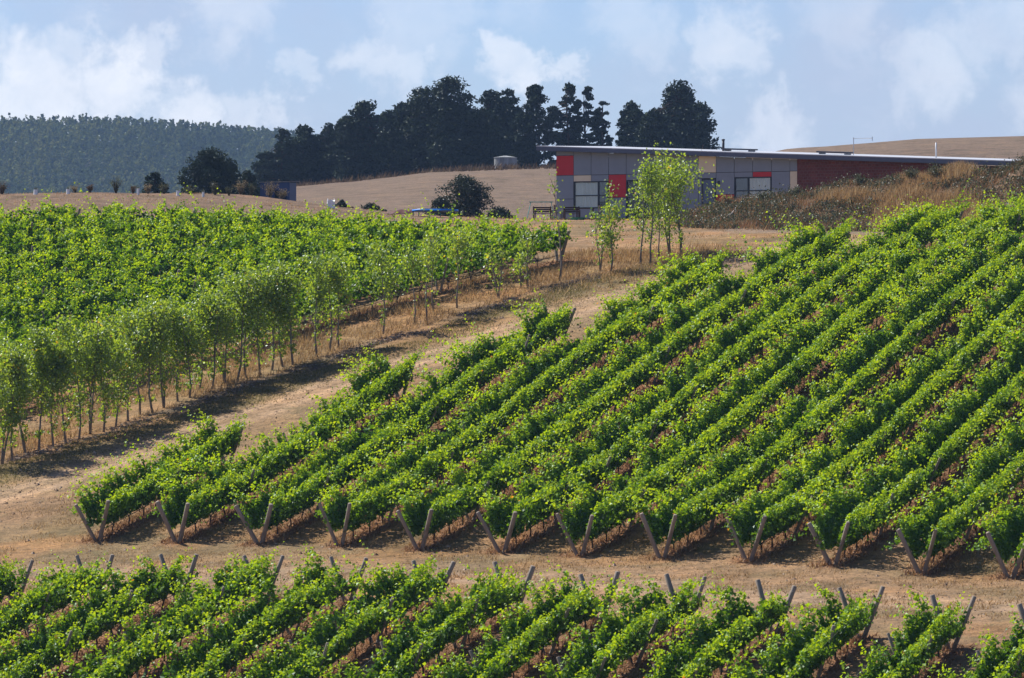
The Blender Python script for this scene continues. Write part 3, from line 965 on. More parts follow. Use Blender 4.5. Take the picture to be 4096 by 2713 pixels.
# ------------------------------------------------------------------ trees
def poplar(px, py, Y, height, width, leaves, seed, label, trunk_h=.28, lean=0.0, stems=1, dense=True):
    r = np.random.default_rng(seed)
    bx = (px - CX) / F * Y
    z = float(hz(bx, Y))
    root = empty('poplar_tree', (bx, Y, z), label, 'tree', 'young poplars of the avenue')
    mb = MB()
    branches = []
    for st in range(stems):
        ang = r.uniform(0, 2 * np.pi)
        sp = 0 if stems == 1 else .16 * height
        top = np.array([math.cos(ang) * sp + lean + r.normal(0, .08), math.sin(ang) * sp, height * r.uniform(.86, 1.0)])
        wob = r.normal(0, .05, 2)
        tt = np.linspace(0, 1, 7)
        trunk = np.outer(tt, top)
        trunk[:, 0] += np.sin(tt * 5 + r.uniform(0, 6)) * .09 * height / 5; trunk[:, 1] += np.sin(tt * 4) * wob[1]
        trunk[0] = (0, 0, -.06)
        mb.tube(trunk, np.interp(tt, [0, .1, 1], [.060, .044, .010]) * (height / 5) ** .5, 7)
        nb = int(11 * height / 5) if dense else int(8 * height / 5)
        for b in range(nb):
            t0 = r.uniform(trunk_h, .92)
            p = np.array([np.interp(t0, tt, trunk[:, i]) for i in range(3)])
            a = r.uniform(0, 2 * np.pi)
            rr = width * .5 * (1.10 - .80 * ((t0 - trunk_h) / (1 - trunk_h))) * r.uniform(.45, 1.1)
            up = min(rr * r.uniform(.9, 2.1), height * 1.02 - p[2])
            e = p + np.array([math.cos(a) * rr, math.sin(a) * rr, up])
            m = (p + e) / 2 + np.array([0, 0, -.08 * rr])
            mb.tube([p, m, e], [.022, .015, .006], 4, False)
            branches.append((p, m, e))
        branches.append((trunk[3], trunk[5], trunk[6] + np.array([0, 0, .1])))
        branches.append((trunk[4], trunk[5], trunk[6]))
    mb.build('trunk', M['bark'], root, smooth_shade=True)
    B = np.array(branches)
    # leaves in clumps along the branches
    nc = max(30, leaves // 26)
    bi = r.integers(0, len(B), nc); t = r.uniform(.15, 1.08, nc)[:, None]
    cen = (1 - t) ** 2 * B[bi, 0] + 2 * t * (1 - t) * B[bi, 1] + t * t * B[bi, 2]
    per = leaves // nc
    c = np.repeat(cen, per, 0) + r.normal(0, 1, (nc * per, 3)) * np.array([.20, .20, .20]) * (width / 1.6) ** .5
    # a few leaves low on the trunk
    nl = int(leaves * .03)
    low = np.stack([r.normal(0, .10, nl), r.normal(0, .10, nl), height * r.uniform(.10, trunk_h + .05, nl)], 1)
    c = np.concatenate([c, low])
    n = len(c)
    v, f = leaf_faces(c, r.normal(0, 1, (n, 3)) + np.array([0, 0, -.6]), r.normal(0, .8, (n, 3)) + np.array([-.1, -.2, .55]), r.uniform(.095, .175, n), .85, .10)
    cl = np.concatenate([np.repeat(r.random(nc), per), r.random(nl)])
    rnd = np.clip(.55 * r.random(n) + .35 * cl, 0, .95)
    rnd[r.random(n) < .012] = .985
    link('crown', make_mesh('crown', v, f, M['poplar'], rnd=np.repeat(rnd, 2)), root)
    return root


def ground_Y(px, Y0=200, Y1=262, py=None):
    """depth at which the ground is seen at a pixel"""
    Ys = np.linspace(Y0, Y1, 400)
    z = hz((px - CX) / F * Ys, Ys)
    e = CY - F * z / Ys - py
    i = np.argmin(np.abs(e))
    return float(Ys[i])


dense_bases = [(-14, 470), (2, 464), (12.7, 460.5), (25.5, 452.5), (39, 451), (53.5, 447), (66, 443), (79, 439), (90, 434), (103.6, 432), (115.6, 427), (128, 420.6), (140, 414.3),
               (152.6, 412.7), (164, 408), (177.8, 401.5), (189.7, 398), (199, 392), (212, 389), (225, 384), (237, 381.6), (246, 377.6), (260, 374.4), (272, 370.4), (283, 366.5), (293, 364.5)]
NUM = ['first', 'second', 'third', 'fourth', 'fifth', 'sixth', 'seventh', 'eighth', 'ninth', 'tenth', 'eleventh', 'twelfth', 'thirteenth', 'fourteenth', 'fifteenth', 'sixteenth', 'seventeenth',
       'eighteenth', 'nineteenth', 'twentieth', 'twenty-first', 'twenty-second', 'twenty-third', 'twenty-fourth', 'twenty-fifth', 'twenty-sixth']
for i, (px, py) in enumerate(dense_bases):
    Y = ground_Y(px, py=py)
    top_py = np.interp(px, [0, 86, 208, 303, 372], [348, 325, 288, 262, 254]) + RNG.normal(0, 9)
    hgt = (py - top_py) / F * Y
    poplar(px, py, Y, hgt, RNG.uniform(1.7, 3.1), int(RNG.uniform(1150, 1900)), 500 + i, f'{NUM[i]} poplar from the left in the dense part of the avenue', trunk_h=RNG.uniform(.10, .28), lean=RNG.normal(0, .28), stems=2 if i in (1, 3, 8, 14, 19) else 1)
sparse = [(317, 357, 246, 1.9, 1900, .26, 1, 'leafy poplar standing just right of the dense part of the avenue'),
          (329.5, 351, 250, 1.6, 1300, .22, 1, 'poplar with leaves low on its trunk, second right of the dense part'),
          (339, 348, 262, 1.4, 800, .2, 1, 'thin poplar with a hanging dead twig right of the dense part'),
          (383, 334, 246, 2.4, 1500, .24, 1, 'wide airy poplar standing alone left of three slim ones'),
          (414, 324, 250, 1.6, 620, .36, 1, 'slim poplar, left of the three standing close in front of the vines'),
          (427, 320, 236, 1.5, 620, .36, 1, 'slim poplar, middle of the three standing close in front of the vines'),
          (434, 313, 228, 1.5, 700, .34, 1, 'slim leaning poplar, right of the three close in front of the vines'),
          (457, 308, 228, 2.0, 1000, .44, 1, 'forked poplar with bare lower trunk over a heap of prunings'),
          (499, 299, 240, 1.3, 420, .12, 2, 'low multi stemmed poplar sapling beside grey prunings'),
          (521, 288, 252, 1.1, 360, .10, 2, 'small bushy poplar sapling left of the fork stemmed one'),
          (528, 286, 232, 1.5, 560, .16, 2, 'fork stemmed young poplar near the end of the front vine row'),
          (560, 281, 168, 1.0, 130, .25, 1, 'tall thin almost bare poplar at the tip of the left vines'),
          (600, 271, 212, 1.4, 620, .18, 2, 'small poplar forked from the ground, left in front of the house'),
          (611, 273, 188, 1.5, 900, .22, 1, 'slim poplar with yellowing leaves beside the red wall panel'),
          (640.5, 264, 160, 1.9, 900, .30, 1, 'thin stemmed poplar before the dark glazed doors'),
          (650.6, 263, 158, 2.0, 1100, .24, 1, 'upright poplar in the middle of the clump before the house'),
          (659, 261, 196, 1.0, 260, .30, 1, 'shortest poplar of the clump before the house'),
          (670, 256, 166, 3.0, 2200, .20, 2, 'broad poplar of the clump before the house'),
          (681, 254.5, 146, 3.2, 2500, .18, 2, 'tallest poplar of the clump, rising above the roof line')]
for i, (px, py, ty, wd, lv, th, st, lab) in enumerate(sparse):
    Y = ground_Y(px, py=py)
    poplar(px, py, Y, (py - ty) / F * Y, wd * 1.2, int(lv * .65), 560 + i, lab, trunk_h=th, stems=st, dense=False)


def clump_tree(name, label, cat, group, X, Y, height, width, mat, seed, clumps=90, per=46, face=.34, flat=.55, base=.06, shape='cone', hollow=.35, zbase=None, lumps=.35, trunk_r=.3, skew=0.0, cs=1.0, leaders=1):
    """tree whose crown is many small faces in flattened sprays carried by limbs"""
    r = np.random.default_rng(seed)
    z0 = float(hz(X, Y)) if zbase is None else zbase
    root = empty(name, (X, Y, z0), label, cat, group)
    mb = MB()
    tt = np.linspace(0, 1, 6)
    tr = np.column_stack([np.sin(tt * 3 + seed) * .02 * height + skew * tt, np.cos(tt * 2 + seed) * .02 * height, tt * height * .93])
    tr[0, 2] = -.3
    mb.tube(tr, np.interp(tt, [0, 1], [trunk_r, trunk_r * .12]), 7)
    u = r.uniform(0, 1, clumps) ** .9
    hh = base + (1 - base) * u
    if shape == 'cone':
        prof = np.interp(u, [0, .12, .4, .75, .92, 1], [.80, .98, 1.0, .80, .58, .20])
    elif shape == 'column':
        prof = np.interp(u, [0, .1, .5, .8, 1], [.85, 1, .98, .85, .30])
    else:
        prof = np.interp(u, [0, .2, .5, .8, 1], [.65, 1.0, 1.0, .75, .2])
    a = r.uniform(0, 2 * np.pi, clumps)
    lump = 1 + lumps * (np.sin(a * 3 + u * 9 + seed) * .5 + r.normal(0, .5, clumps))
    rad = width * .5 * prof * lump * (hollow + (1 - hollow) * np.sqrt(r.random(clumps)))
    cx = np.cos(a) * rad + np.interp(hh, tt, tr[:, 0]); cy = np.sin(a) * rad + np.interp(hh, tt, tr[:, 1]); cz = hh * height
    if leaders > 1:                                                  # several tops of unequal height
        which = r.integers(0, leaders, clumps)
        lx = np.concatenate([[r.uniform(-.1, .1)], np.linspace(-.34, .34, leaders - 1) + r.normal(0, .05, leaders - 1)]) * width
        ly = r.uniform(-.25, .25, leaders) * width
        lh = np.concatenate([[1.0], r.uniform(.66, .93, leaders - 1)])
        cx = np.cos(a) * rad * .55 + lx[which]; cy = np.sin(a) * rad * .55 + ly[which]; cz = hh * height * lh[which]
    cen = np.stack([cx, cy, cz], 1)
    for i in range(0, clumps, 3):                                   # limbs out to the sprays
        h0 = max(.05, hh[i] - .10)
        p = np.array([np.interp(h0, tt, tr[:, 0]), np.interp(h0, tt, tr[:, 1]), h0 * height * .93])
        e = cen[i]
        mb.tube([p, (p + e) / 2 + np.array([0, 0, .06 * height * .3]), e], [trunk_r * .28, trunk_r * .16, trunk_r * .05], 4, False)
    mb.build('trunk', M['dark_bark'], root, smooth_shade=True)
    sc = cs * width * .085 * r.uniform(.7, 1.5, clumps)
    n = clumps * per
    g = r.normal(0, 1, (n, 3)); g = unit(g) * (r.random((n, 1)) ** .45)
    # sprays droop outwards
    loc = g * np.repeat(sc, per)[:, None] * np.array([1.25, 1.25, flat * 1.25])
    loc[:, 2] -= .25 * np.hypot(loc[:, 0], loc[:, 1])
    c = np.repeat(cen, per, 0) + loc
    c[:, 2] = np.maximum(c[:, 2], .05)
    nrm = unit(g * np.array([.7, .7, 1]) + r.normal(0, .5, (n, 3)) + np.array([0, 0, .35]))
    v, f = leaf_faces(c, r.normal(0, 1, (n, 3)) + g, nrm, face * r.uniform(.6, 1.4, n), .6, .12)
    rnd = np.clip(.30 * r.random(n) + .45 * np.repeat(r.random(clumps), per) + .2 * (g[:, 2] > .2), 0, 1)
    link('crown', make_mesh('crown', v, f, mat, rnd=np.repeat(rnd, 2)), root)
    return root


# windbreak of old cypresses on the dry hill
wind = [  # px0, px1, top py, base py, Y, clumps, shape, label
    (268, 298, 134, 191, 655, 120, 'column', 'dark cypress at the left end of the windbreak on the hill'),
    (287, 319, 130, 190, 660, 130, 'column', 'second dark cypress from the left end of the windbreak'),
    (312, 343, 127, 188, 660, 130, 'column', 'third dark cypress from the left end of the windbreak'),
    (335, 358, 124, 187, 664, 100, 'column', 'fourth cypress of the windbreak, left of the one with open top'),
    (347, 391, 107, 185, 650, 170, 'round', 'cypress with a spreading open top in the left half of windbreak'),
    (384, 417, 105, 182, 660, 150, 'cone', 'broad cypress just right of the one with spreading open top'),
    (405, 438, 101, 179, 655, 160, 'column', 'broad cypress left of the tallest one in the windbreak'),
    (425, 480, 85, 176, 648, 240, 'cone', 'tallest and widest cypress in the middle of the windbreak'),
    (470, 504, 97, 173, 660, 150, 'column', 'cypress behind the concrete tank, right of the tallest one'),
    (494, 521, 91, 172, 664, 100, 'round', 'cypress with a rounded top behind the concrete tank'),
    (519, 556, 86, 172, 655, 92, 'round', 'thinning cypress with sky showing between its limbs, above the house corner'),
    (553, 581, 85, 172, 655, 74, 'cone', 'ragged cypress with tiered open limbs above the roof'),
    (576, 595, 87, 172, 655, 54, 'column', 'narrow cypress with leaning top, left of the smallest one'),
    (593, 614, 99, 172, 655, 54, 'cone', 'smallest narrow cypress beside the gap in the windbreak'),
    (618, 652, 106, 172, 660, 150, 'round', 'lower rounded cypress just right of the gap'),
    (640, 709, 82, 172, 650, 250, 'cone', 'great dome shaped cypress at the right end of the windbreak')]
for i, (a, b, top, base, Y, cl, sh, lab) in enumerate(wind):
    px = (a + b) / 2
    X = (px - CX) / F * Y
    zb = float(hz(X, Y))
    ztop = (CY - top) / F * Y
    open_ = i in (10, 11, 12, 13)
    clump_tree('cypress_tree', lab, 'tree', 'cypresses of the windbreak', X, Y, (ztop - zb) * (1.0 if open_ or i == 15 else 1.06), (b - a) / F * Y * (1.2 if open_ else ({15: .9, 14: 1.15}.get(i, 1.4))), M['cypress'], 700 + i, clumps=int(cl * (1.9 if open_ else 2.1)), per=42,
               face=.47, flat=.5, base=.02 if not open_ else .06, shape='round' if open_ else sh, hollow=.2, lumps=.34, trunk_r=.25, cs=1.25 if open_ else 1.2, leaders=2 if open_ or b - a < 26 else 4)
# darker trees beyond the left crest
for i, (a, b, top, Y, cl, sh, lab) in enumerate([
        (181, 236, 151, 430, 170, 'cone', 'dark bushy conifer beyond the bare crest, larger of the left pair'),
        (205, 246, 162, 436, 110, 'round', 'dark bushy conifer leaning out right of the larger one'),
        (232, 266, 173, 425, 90, 'round', 'low dark tree between the bushy conifers and blue shed'),
        (141, 171, 174, 420, 80, 'round', 'small rounded dark bush alone beyond the bare crest')]):
    px = (a + b) / 2; X = (px - CX) / F * Y; zb = float(hz(X, Y)); zt = (CY - top) / F * Y
    clump_tree('dark_tree', lab, 'tree', None, X, Y, zt - zb, (b - a) / F * Y * 1.05, M['cypress'], 740 + i, clumps=int(cl * 1.6), per=44, face=.24, flat=.8, base=.02, shape=sh, hollow=.1, lumps=.25, trunk_r=.15)
# gum and scrub at the foot of the dry hill, behind the yard
for i, (a, b, top, bot, Y, cl, lab, nm) in enumerate([
        (440, 489, 178, 218, 352, 120, 'spreading grey green gum tree behind the blue trampoline', 'gum_tree'),
        (429, 452, 199, 218, 351, 50, 'low grey green bush at the left foot of the gum tree', 'bush'),
        (488, 511, 209, 218, 350, 40, 'low bush between the gum tree and the swing', 'bush'),
        (334, 350, 201, 212, 340, 40, 'small green bush right beside the white bag', 'bush'),
        (360, 382, 205, 215, 342, 45, 'small grey bush left of the dark red cover', 'bush'),
        (205, 246, 196, 214, 0, 0, '', '')][:5]):
    px = (a + b) / 2; X = (px - CX) / F * Y; zb = min(float(hz(X, Y)), (CY - bot) / F * Y); zt = (CY - top) / F * Y
    clump_tree(nm, lab, 'tree' if i == 0 else 'bush', None, X, Y, zt - zb, (b - a) / F * Y * 1.0, M['gum'], 760 + i, clumps=int(cl * 1.7), per=44, face=.15, flat=.75, base=.05, shape='round', hollow=.3, lumps=.4, trunk_r=.09, zbase=zb, cs=1.25)


# plantation on the far hill
def plantation():
    r = np.random.default_rng(90)
    rows = np.arange(1960, 2530, 7.0)
    V, Fc, R = [], [], []
    px, py_ = [], []
    for y in rows:
        x = np.arange(-430, 20, 4.3) + r.normal(0, 1.2, len(np.arange(-430, 20, 4.3)))
        px.append(x); py_.append(np.full(len(x), y) + r.normal(0, 1.6, len(x)))
    x = np.concatenate(px); y = np.concatenate(py_)
    k = (x > -.165 * y) & (x < -.012 * y)
    x, y = x[k], y[k]
    z = hz(x, y)
    nt = len(x)
    per = 21
    hgt = r.uniform(9.5, 12.5, nt) * (1 + .10 * (r.random(nt) < .06))
    rad = r.uniform(2.0, 3.0, nt)
    n = nt * per
    u = r.random(n) ** .8
    a = r.uniform(0, 2 * np.pi, n)
    rr = np.repeat(rad, per) * np.interp(u, [0, .3, .7, 1], [.9, 1, .7, .05]) * r.random(n) ** .5
    c = np.stack([np.repeat(x, per) + np.cos(a) * rr, np.repeat(y, per) + np.sin(a) * rr, np.repeat(z, per) + np.repeat(hgt, per) * (.06 + .94 * u)], 1)
    nrm = unit(np.stack([np.cos(a), np.sin(a), np.full(n, .7)], 1) + r.normal(0, .5, (n, 3)))
    v, f = leaf_faces(c, r.normal(0, 1, (n, 3)), nrm, r.uniform(1.2, 2.3, n), .9, .1)
    patch = vnoise2(x * .035, y * .012, 92)
    rnd = np.clip(np.repeat(.15 + .5 * r.random(nt) + .35 * (patch - .5), per) + .25 * (u - .5), 0, 1)
    stuff('plantation_forest', v, f, M['forest'], np.repeat(rnd, 2), 'hazy blue green tree plantation covering the far hill', 'forest')


plantation()


# ------------------------------------------------------------------ the house
HW0 = np.array([2.62, 292.0, 7.12])
HA = math.radians(-30)
HD = np.array([math.cos(HA), math.sin(HA)])
house = empty('house', HW0, 'long single storey house with grey, red and cream panels and low sloping roof', 'house', rz=HA)
# house space: +x along the wall to the right, +y into the house, z up from the floor


def hu(px):
    t = (px - CX) / F
    return (t * HW0[1] - HW0[0]) / (HD[0] - t * HD[1])


def hw(px, py):
    return (CY - py) / F * (HW0[1] + hu(px) * HD[1]) - HW0[2]


def roof_z(u, y=0.0):
    return 4.36 - .047 * (u + 1.0) + .030 * (y + .6)


EDGE = [hu(p) for p in (556.4, 573.8, 591.3, 608.8, 626.4, 644.3, 662.2, 680.4, 698.6, 716.3, 734.5, 752.9, 771.7, 790.1, 797.5)]
JZ = 2.58
GAP = .016


def panel(u0, u1, z0, z1, mat, z1b=None):
    """one cement sheet; z1 and z1b are the heights of its two top corners"""
    z1b = z1 if z1b is None else z1b
    u0 += GAP; u1 -= GAP; z0 += GAP; z1 -= GAP; z1b -= GAP
    v = np.array([[u0, -.03, z0], [u1, -.03, z0], [u1, -.03, z1b], [u0, -.03, z1], [u0, 0, z0], [u1, 0, z0], [u1, 0, z1b], [u0, 0, z1]])
    f = np.array([[0, 1, 2, 3], [1, 5, 6, 2], [5, 4, 7, 6], [4, 0, 3, 7], [3, 2, 6, 7], [4, 5, 1, 0]])
    link('wall_panel', make_mesh('wall_panel', v, f, mat), house)


G, R_, C_ = M['panel_grey'], M['panel_red'], M['panel_cream']
for i in range(14):
    u0, u1 = EDGE[i], EDGE[i + 1]
    t0, t1 = roof_z(u0) - .30, roof_z(u1) - .30
    top = {0: R_, 8: C_}.get(i, G)
    if i == 0:
        panel(u0, u1, t0 - .27, t0, G, t1); t0 = t1 = t0 - .27
    panel(u0, u1, JZ, t0, top, t1)
H_WIN = 2.20
panel(EDGE[0], EDGE[1], 1.18, JZ, G); panel(EDGE[0], EDGE[1], 0, 1.18, G)
panel(EDGE[1], EDGE[2], H_WIN, JZ, C_); panel(EDGE[2], EDGE[3], H_WIN, JZ, G)
panel(EDGE[1], EDGE[3], 0, .62, G)
panel(EDGE[3], EDGE[4], 1.22, JZ, R_); panel(EDGE[3], EDGE[4], 0, 1.22, G)
for i in (4, 5, 6):
    panel(EDGE[i], EDGE[i + 1], H_WIN + .02, JZ, G)
panel(EDGE[7], EDGE[8], H_WIN + .02, JZ, G); panel(EDGE[7], EDGE[8], 0, H_WIN + .02, G)
panel(EDGE[8], EDGE[9], 2.25, JZ, G)
panel(EDGE[8], EDGE[8] + .22, 0, 2.25, G)
panel(EDGE[9], EDGE[10], 1.30, JZ, G); panel(EDGE[9], EDGE[10], 0, 1.30, R_)
panel(EDGE[10], EDGE[11], 2.28, JZ, G); panel(EDGE[11], EDGE[12], 2.28, JZ, R_)
panel(EDGE[10], EDGE[12], 0, .55, G)
panel(EDGE[12], EDGE[13], 0, JZ, G)
panel(EDGE[13], EDGE[14], 0, JZ, C_)
UE = EDGE[14]
# structure behind the sheets, with the openings left free
b = MB()
for (u0, u1, z0, z1) in ((EDGE[0] + .002, EDGE[1], 0, 3.7), (EDGE[1], EDGE[3], H_WIN, 3.65), (EDGE[1], EDGE[3], 0, .62), (EDGE[3], EDGE[4], 0, 3.6), (EDGE[4], EDGE[7], H_WIN + .02, 3.45),
                         (EDGE[7], EDGE[8] + .22, 0, 3.4), (EDGE[8] + .22, EDGE[9], 2.25, 3.35), (EDGE[9], EDGE[10], 0, 3.35), (EDGE[10], EDGE[12], 2.28, 3.25), (EDGE[10], EDGE[12], 0, .55), (EDGE[12], UE, 0, 3.2)):
    b.box(u0, u1, .003, .16, z0, z1)
b.box(EDGE[0] + .002, EDGE[0] + .16, .163, 8.0, 0, 3.65)
b.box(EDGE[0] + .17, 36, 7.8, 8.0, 0, 2.4)
b.build('wall_frame', M['backing'], house)
MB().box(EDGE[0] + .17, 36, .2, 7.7, -.3, .02).build('floor_slab', M['interior'], house)
MB().box(EDGE[0] + .17, UE, 3.2, 3.3, .03, 3.0).build('inner_wall', M['interior'], house)
# brick part
v = np.array([[UE + .004, -.05, -.2], [26.4, -.05, -.2], [26.4, -.05, roof_z(26.4) - .30], [UE + .004, -.05, roof_z(UE) - .30], [UE + .004, .2, -.2], [26.4, .2, -.2], [26.4, .2, roof_z(26.4) - .30], [UE + .004, .2, roof_z(UE) - .30]])
link('brick_wall', make_mesh('brick_wall', v, np.array([[0, 1, 2, 3], [1, 5, 6, 2], [5, 4, 7, 6], [4, 0, 3, 7], [3, 2, 6, 7], [4, 5, 1, 0]]), M['brick']), house)
v2 = v.copy(); v2[[0, 3, 4, 7], 0] = 26.41; v2[[1, 2, 5, 6], 0] = 37.5; v2[:, 1] += 2.4; v2[[2, 6], 2] = roof_z(37.5) - .30; v2[[3, 7], 2] = roof_z(26.4) - .30
link('brick_wall', make_mesh('brick_wall', v2, np.array([[0, 1, 2, 3], [1, 5, 6, 2], [5, 4, 7, 6], [4, 0, 3, 7], [3, 2, 6, 7], [4, 5, 1, 0]]), M['brick']), house)
# roof: thin pale sheet over a dark barge board and soffit
RU0, RU1, RY0, RY1 = -1.02, 39.0, -.62, 8.2


def slab(u0, u1, y0, y1, off0, off1):
    v = []
    for off in (off0, off1):
        for (u, y) in ((u0, y0), (u1, y0), (u1, y1), (u0, y1)):
            v.append([u, y, roof_z(u, y) + off])
    return np.array(v), np.array([[3, 2, 1, 0], [4, 5, 6, 7], [0, 1, 5, 4], [1, 2, 6, 5], [2, 3, 7, 6], [3, 0, 4, 7]])


v, f = slab(RU0, RU1, RY0, RY1, -.045, 0)
roof = link('roof', make_mesh('roof', v, f, M['roof']), house)
v, f = slab(RU0 + .01, RU1, RY0 + .008, RY0 + .05, -.27, -.048)
link('fascia', make_mesh('fascia', v, f, M['fascia']), roof)
v, f = slab(RU0 + .03, RU1, RY0 + .052, RY1 - .1, -.30, -.27)
link('soffit', make_mesh('soffit', v, f, M['fascia']), roof)
v, f = slab(RU0 + .012, RU0 + .05, RY0 + .052, RY1, -.268, -.05)
link('fascia', make_mesh('fascia', v, f, M['fascia']), roof)
for k in np.arange(RU0 + .4, RU1, .76):                              # standing ribs
    pass
# things on the roof
yb = 2.4


def on_roof(px, y):
    """house coordinate of something seen at px but y metres into the house"""
    t = (px - CX) / F
    IN = np.array([-HD[1], HD[0]])
    A = HW0[:2] + IN * y
    u = (t * A[1] - A[0]) / (HD[0] - t * HD[1])
    return u


u = on_roof(723.3, yb)
MB().tube([(u, yb, roof_z(u, yb) - .05), (u, yb, roof_z(u, yb) + .62)], .075, 10).tube([(u, yb, roof_z(u, yb) + .62), (u, yb, roof_z(u, yb) + .70)], [.10, .10], 10).build('flue', M['flue'], roof, smooth_shade=True)
for (a, bpx) in ((725.5, 754), (820, 850)):
    u0, u1 = on_roof(a, yb), on_roof(bpx, yb)
    v, f = slab(u0, u1, yb - .5, yb + .5, .09, .17)
    so = link('skylight', make_mesh('skylight', v, f, M['flue']), roof)
    mb = MB()
    for uu in (u0 + .15, u1 - .15):
        mb.box(uu - .02, uu + .02, yb - .42, yb + .42, roof_z(uu, yb) - .04, roof_z(uu, yb) + .10)
    mb.build('bracket', M['galv'], so)
u = on_roof(853.6, yb); zr = roof_z(u, yb)
mb = MB().tube([(u, yb, zr - .04), (u, yb, zr + 1.02)], .022, 6)
mb.build('antenna_mast', M['galv'], roof)
mb = MB().tube([(u - .05, yb, zr + .97), (u + 1.22, yb, zr + .94)], .014, 5)
for k, du in enumerate(np.linspace(.1, 1.15, 9)):
    mb.tube([(u + du, yb - .22 + .012 * k, zr + .965), (u + du, yb + .22 - .012 * k, zr + .965)], .007, 4)
mb.tube([(u + 1.2, yb, zr + .80), (u + 1.2, yb, zr + 1.04)], .02, 5)
mb.build('antenna', M['galv'], roof)
u = on_roof(936, yb)
MB().tube([(u, yb, roof_z(u, yb) - .05), (u, yb, roof_z(u, yb) + .86)], .045, 8).build('vent_pipe', M['white_paint'], roof, smooth_shade=True)


def window(u0, u1, z0, z1, splits_u=(), splits_z=(), curtain=True, name='window', fill=None):
    """frame, panes and drawn curtain set back in the wall"""
    fr = MB()
    w = .055
    fr.box(u0, u1, -.045, .06, z1 - w, z1); fr.box(u0, u1, -.045, .06, z0, z0 + w)
    fr.box(u0, u0 + w, -.044, .06, z0 + w, z1 - w); fr.box(u1 - w, u1, -.044, .06, z0 + w, z1 - w)
    wo = fr.build(name, M['frame'], house)
    us = [u0, *splits_u, u1]; zs = [z0, *splits_z, z1]
    for s in splits_u:
        MB().box(s - .035, s + .035, -.043, .05, z0 + w, z1 - w).build('mullion', M['frame'], wo)
    for s in splits_z:
        MB().box(u0 + w, (splits_u[0] if splits_u and fill == 'left_only' else u1) - w, -.042, .05, s - .03, s + .03).build('transom', M['frame'], wo)
    for i in range(len(us) - 1):
        MB().box(us[i] + .03, us[i + 1] - .03, .012, .018, z0 + w, z1 - w).build('pane', M['glass'], wo)
    return wo


def curtain(u0, u1, z0, z1, parent, y=.07):
    n = int((u1 - u0) / .035)
    uu = np.linspace(u0, u1, n)
    yy = y + .022 * np.sin(uu * 2 * np.pi / .17) + .008 * np.sin(uu * 31)
    v = np.concatenate([np.stack([uu, yy, np.full(n, z0)], 1), np.stack([uu, yy * 1.0, np.full(n, z1)], 1)])
    i = np.arange(n - 1)
    f = np.stack([i, i + 1, n + i + 1, n + i], 1)
    link('curtain', make_mesh('curtain', v, f, M['curtain'], smooth_shade=True), parent)


um = hu(598.5)
w1 = window(EDGE[1] + .02, EDGE[3] - .02, .62, H_WIN, (um,), (hw(586, 195.6),))
curtain(EDGE[1] + .08, um - .04, .66, H_WIN - .05, w1)
MB().box(um + .05, EDGE[3] - .09, .03, .05, 1.0, H_WIN - .06).build('blind', M['panel_grey'], w1)
um2 = hu(748.5)
w2 = window(EDGE[10] + .02, EDGE[12] - .02, .55, 2.28, (um2,), (hw(760, 190.5),))
curtain(um2 + .05, EDGE[12] - .09, .6, 2.22, w2)
MB().box(EDGE[10] + .09, um2 - .05, .03, .05, .6, 2.21).build('blind', M['panel_grey'], w2)
dg = window(EDGE[4] + .02, EDGE[7] - .02, .03, H_WIN, (EDGE[5], EDGE[6]), (), name='glazed_door')
# entry door
du0, du1 = EDGE[8] + .24, EDGE[9] - .02
MB().box(du0, du0 + .05, -.04, .06, .02, 2.23).box(du1 - .05, du1, -.04, .06, .02, 2.23).box(du0 + .05, du1 - .05, -.04, .06, 2.17, 2.23).build('door_frame', M['frame'], house)
dr = MB().box(du0 + .055, du1 - .055, 0, .045, .03, 2.165).build('door', M['door'], house)
MB().tube([(du1 - .13, -.05, 1.0), (du1 - .24, -.05, 1.0)], .014, 6).build('handle', M['galv'], dr)
u = hu(719.2)
MB().box(u - .05, u + .05, -.13, -.032, 1.86, 2.10).build('wall_lamp', M['frame'], house)
# verandah posts, gutter pipe
for px in (962.5, 1006.5, 1050):
    u = hu(px)
    MB().box(u - .055, u + .055, -.30, -.19, -.25, roof_z(u, -.25) - .302).build('verandah_post', M['white_paint'], house)
u = hu(938); zt = roof_z(u, -.6) - .29
pipe = np.array([(hu(938.5), -.50, zt + .04), (hu(938.3), -.48, zt - .12), (hu(934), -.30, zt - .24), (hu(932), -.14, zt - .28)])
MB().tube(pipe, .05, 8).build('downpipe', M['galv'], house, smooth_shade=True)
pipe = np.array([(hu(932), -.14, zt - .26), (hu(944), -.16, zt - .30), (hu(952), -.7, zt - .75), (hu(956), -1.0, zt - .84), (hu(984), -1.3, zt - .86)])
MB().tube(pipe, .05, 8).build('downpipe', M['galv'], house, smooth_shade=True)


# ------------------------------------------------------------------ the yard by the house
def base_at(px, Y):
    X = (px - CX) / F * Y
    return np.array([X, Y, float(hz(X, Y))])


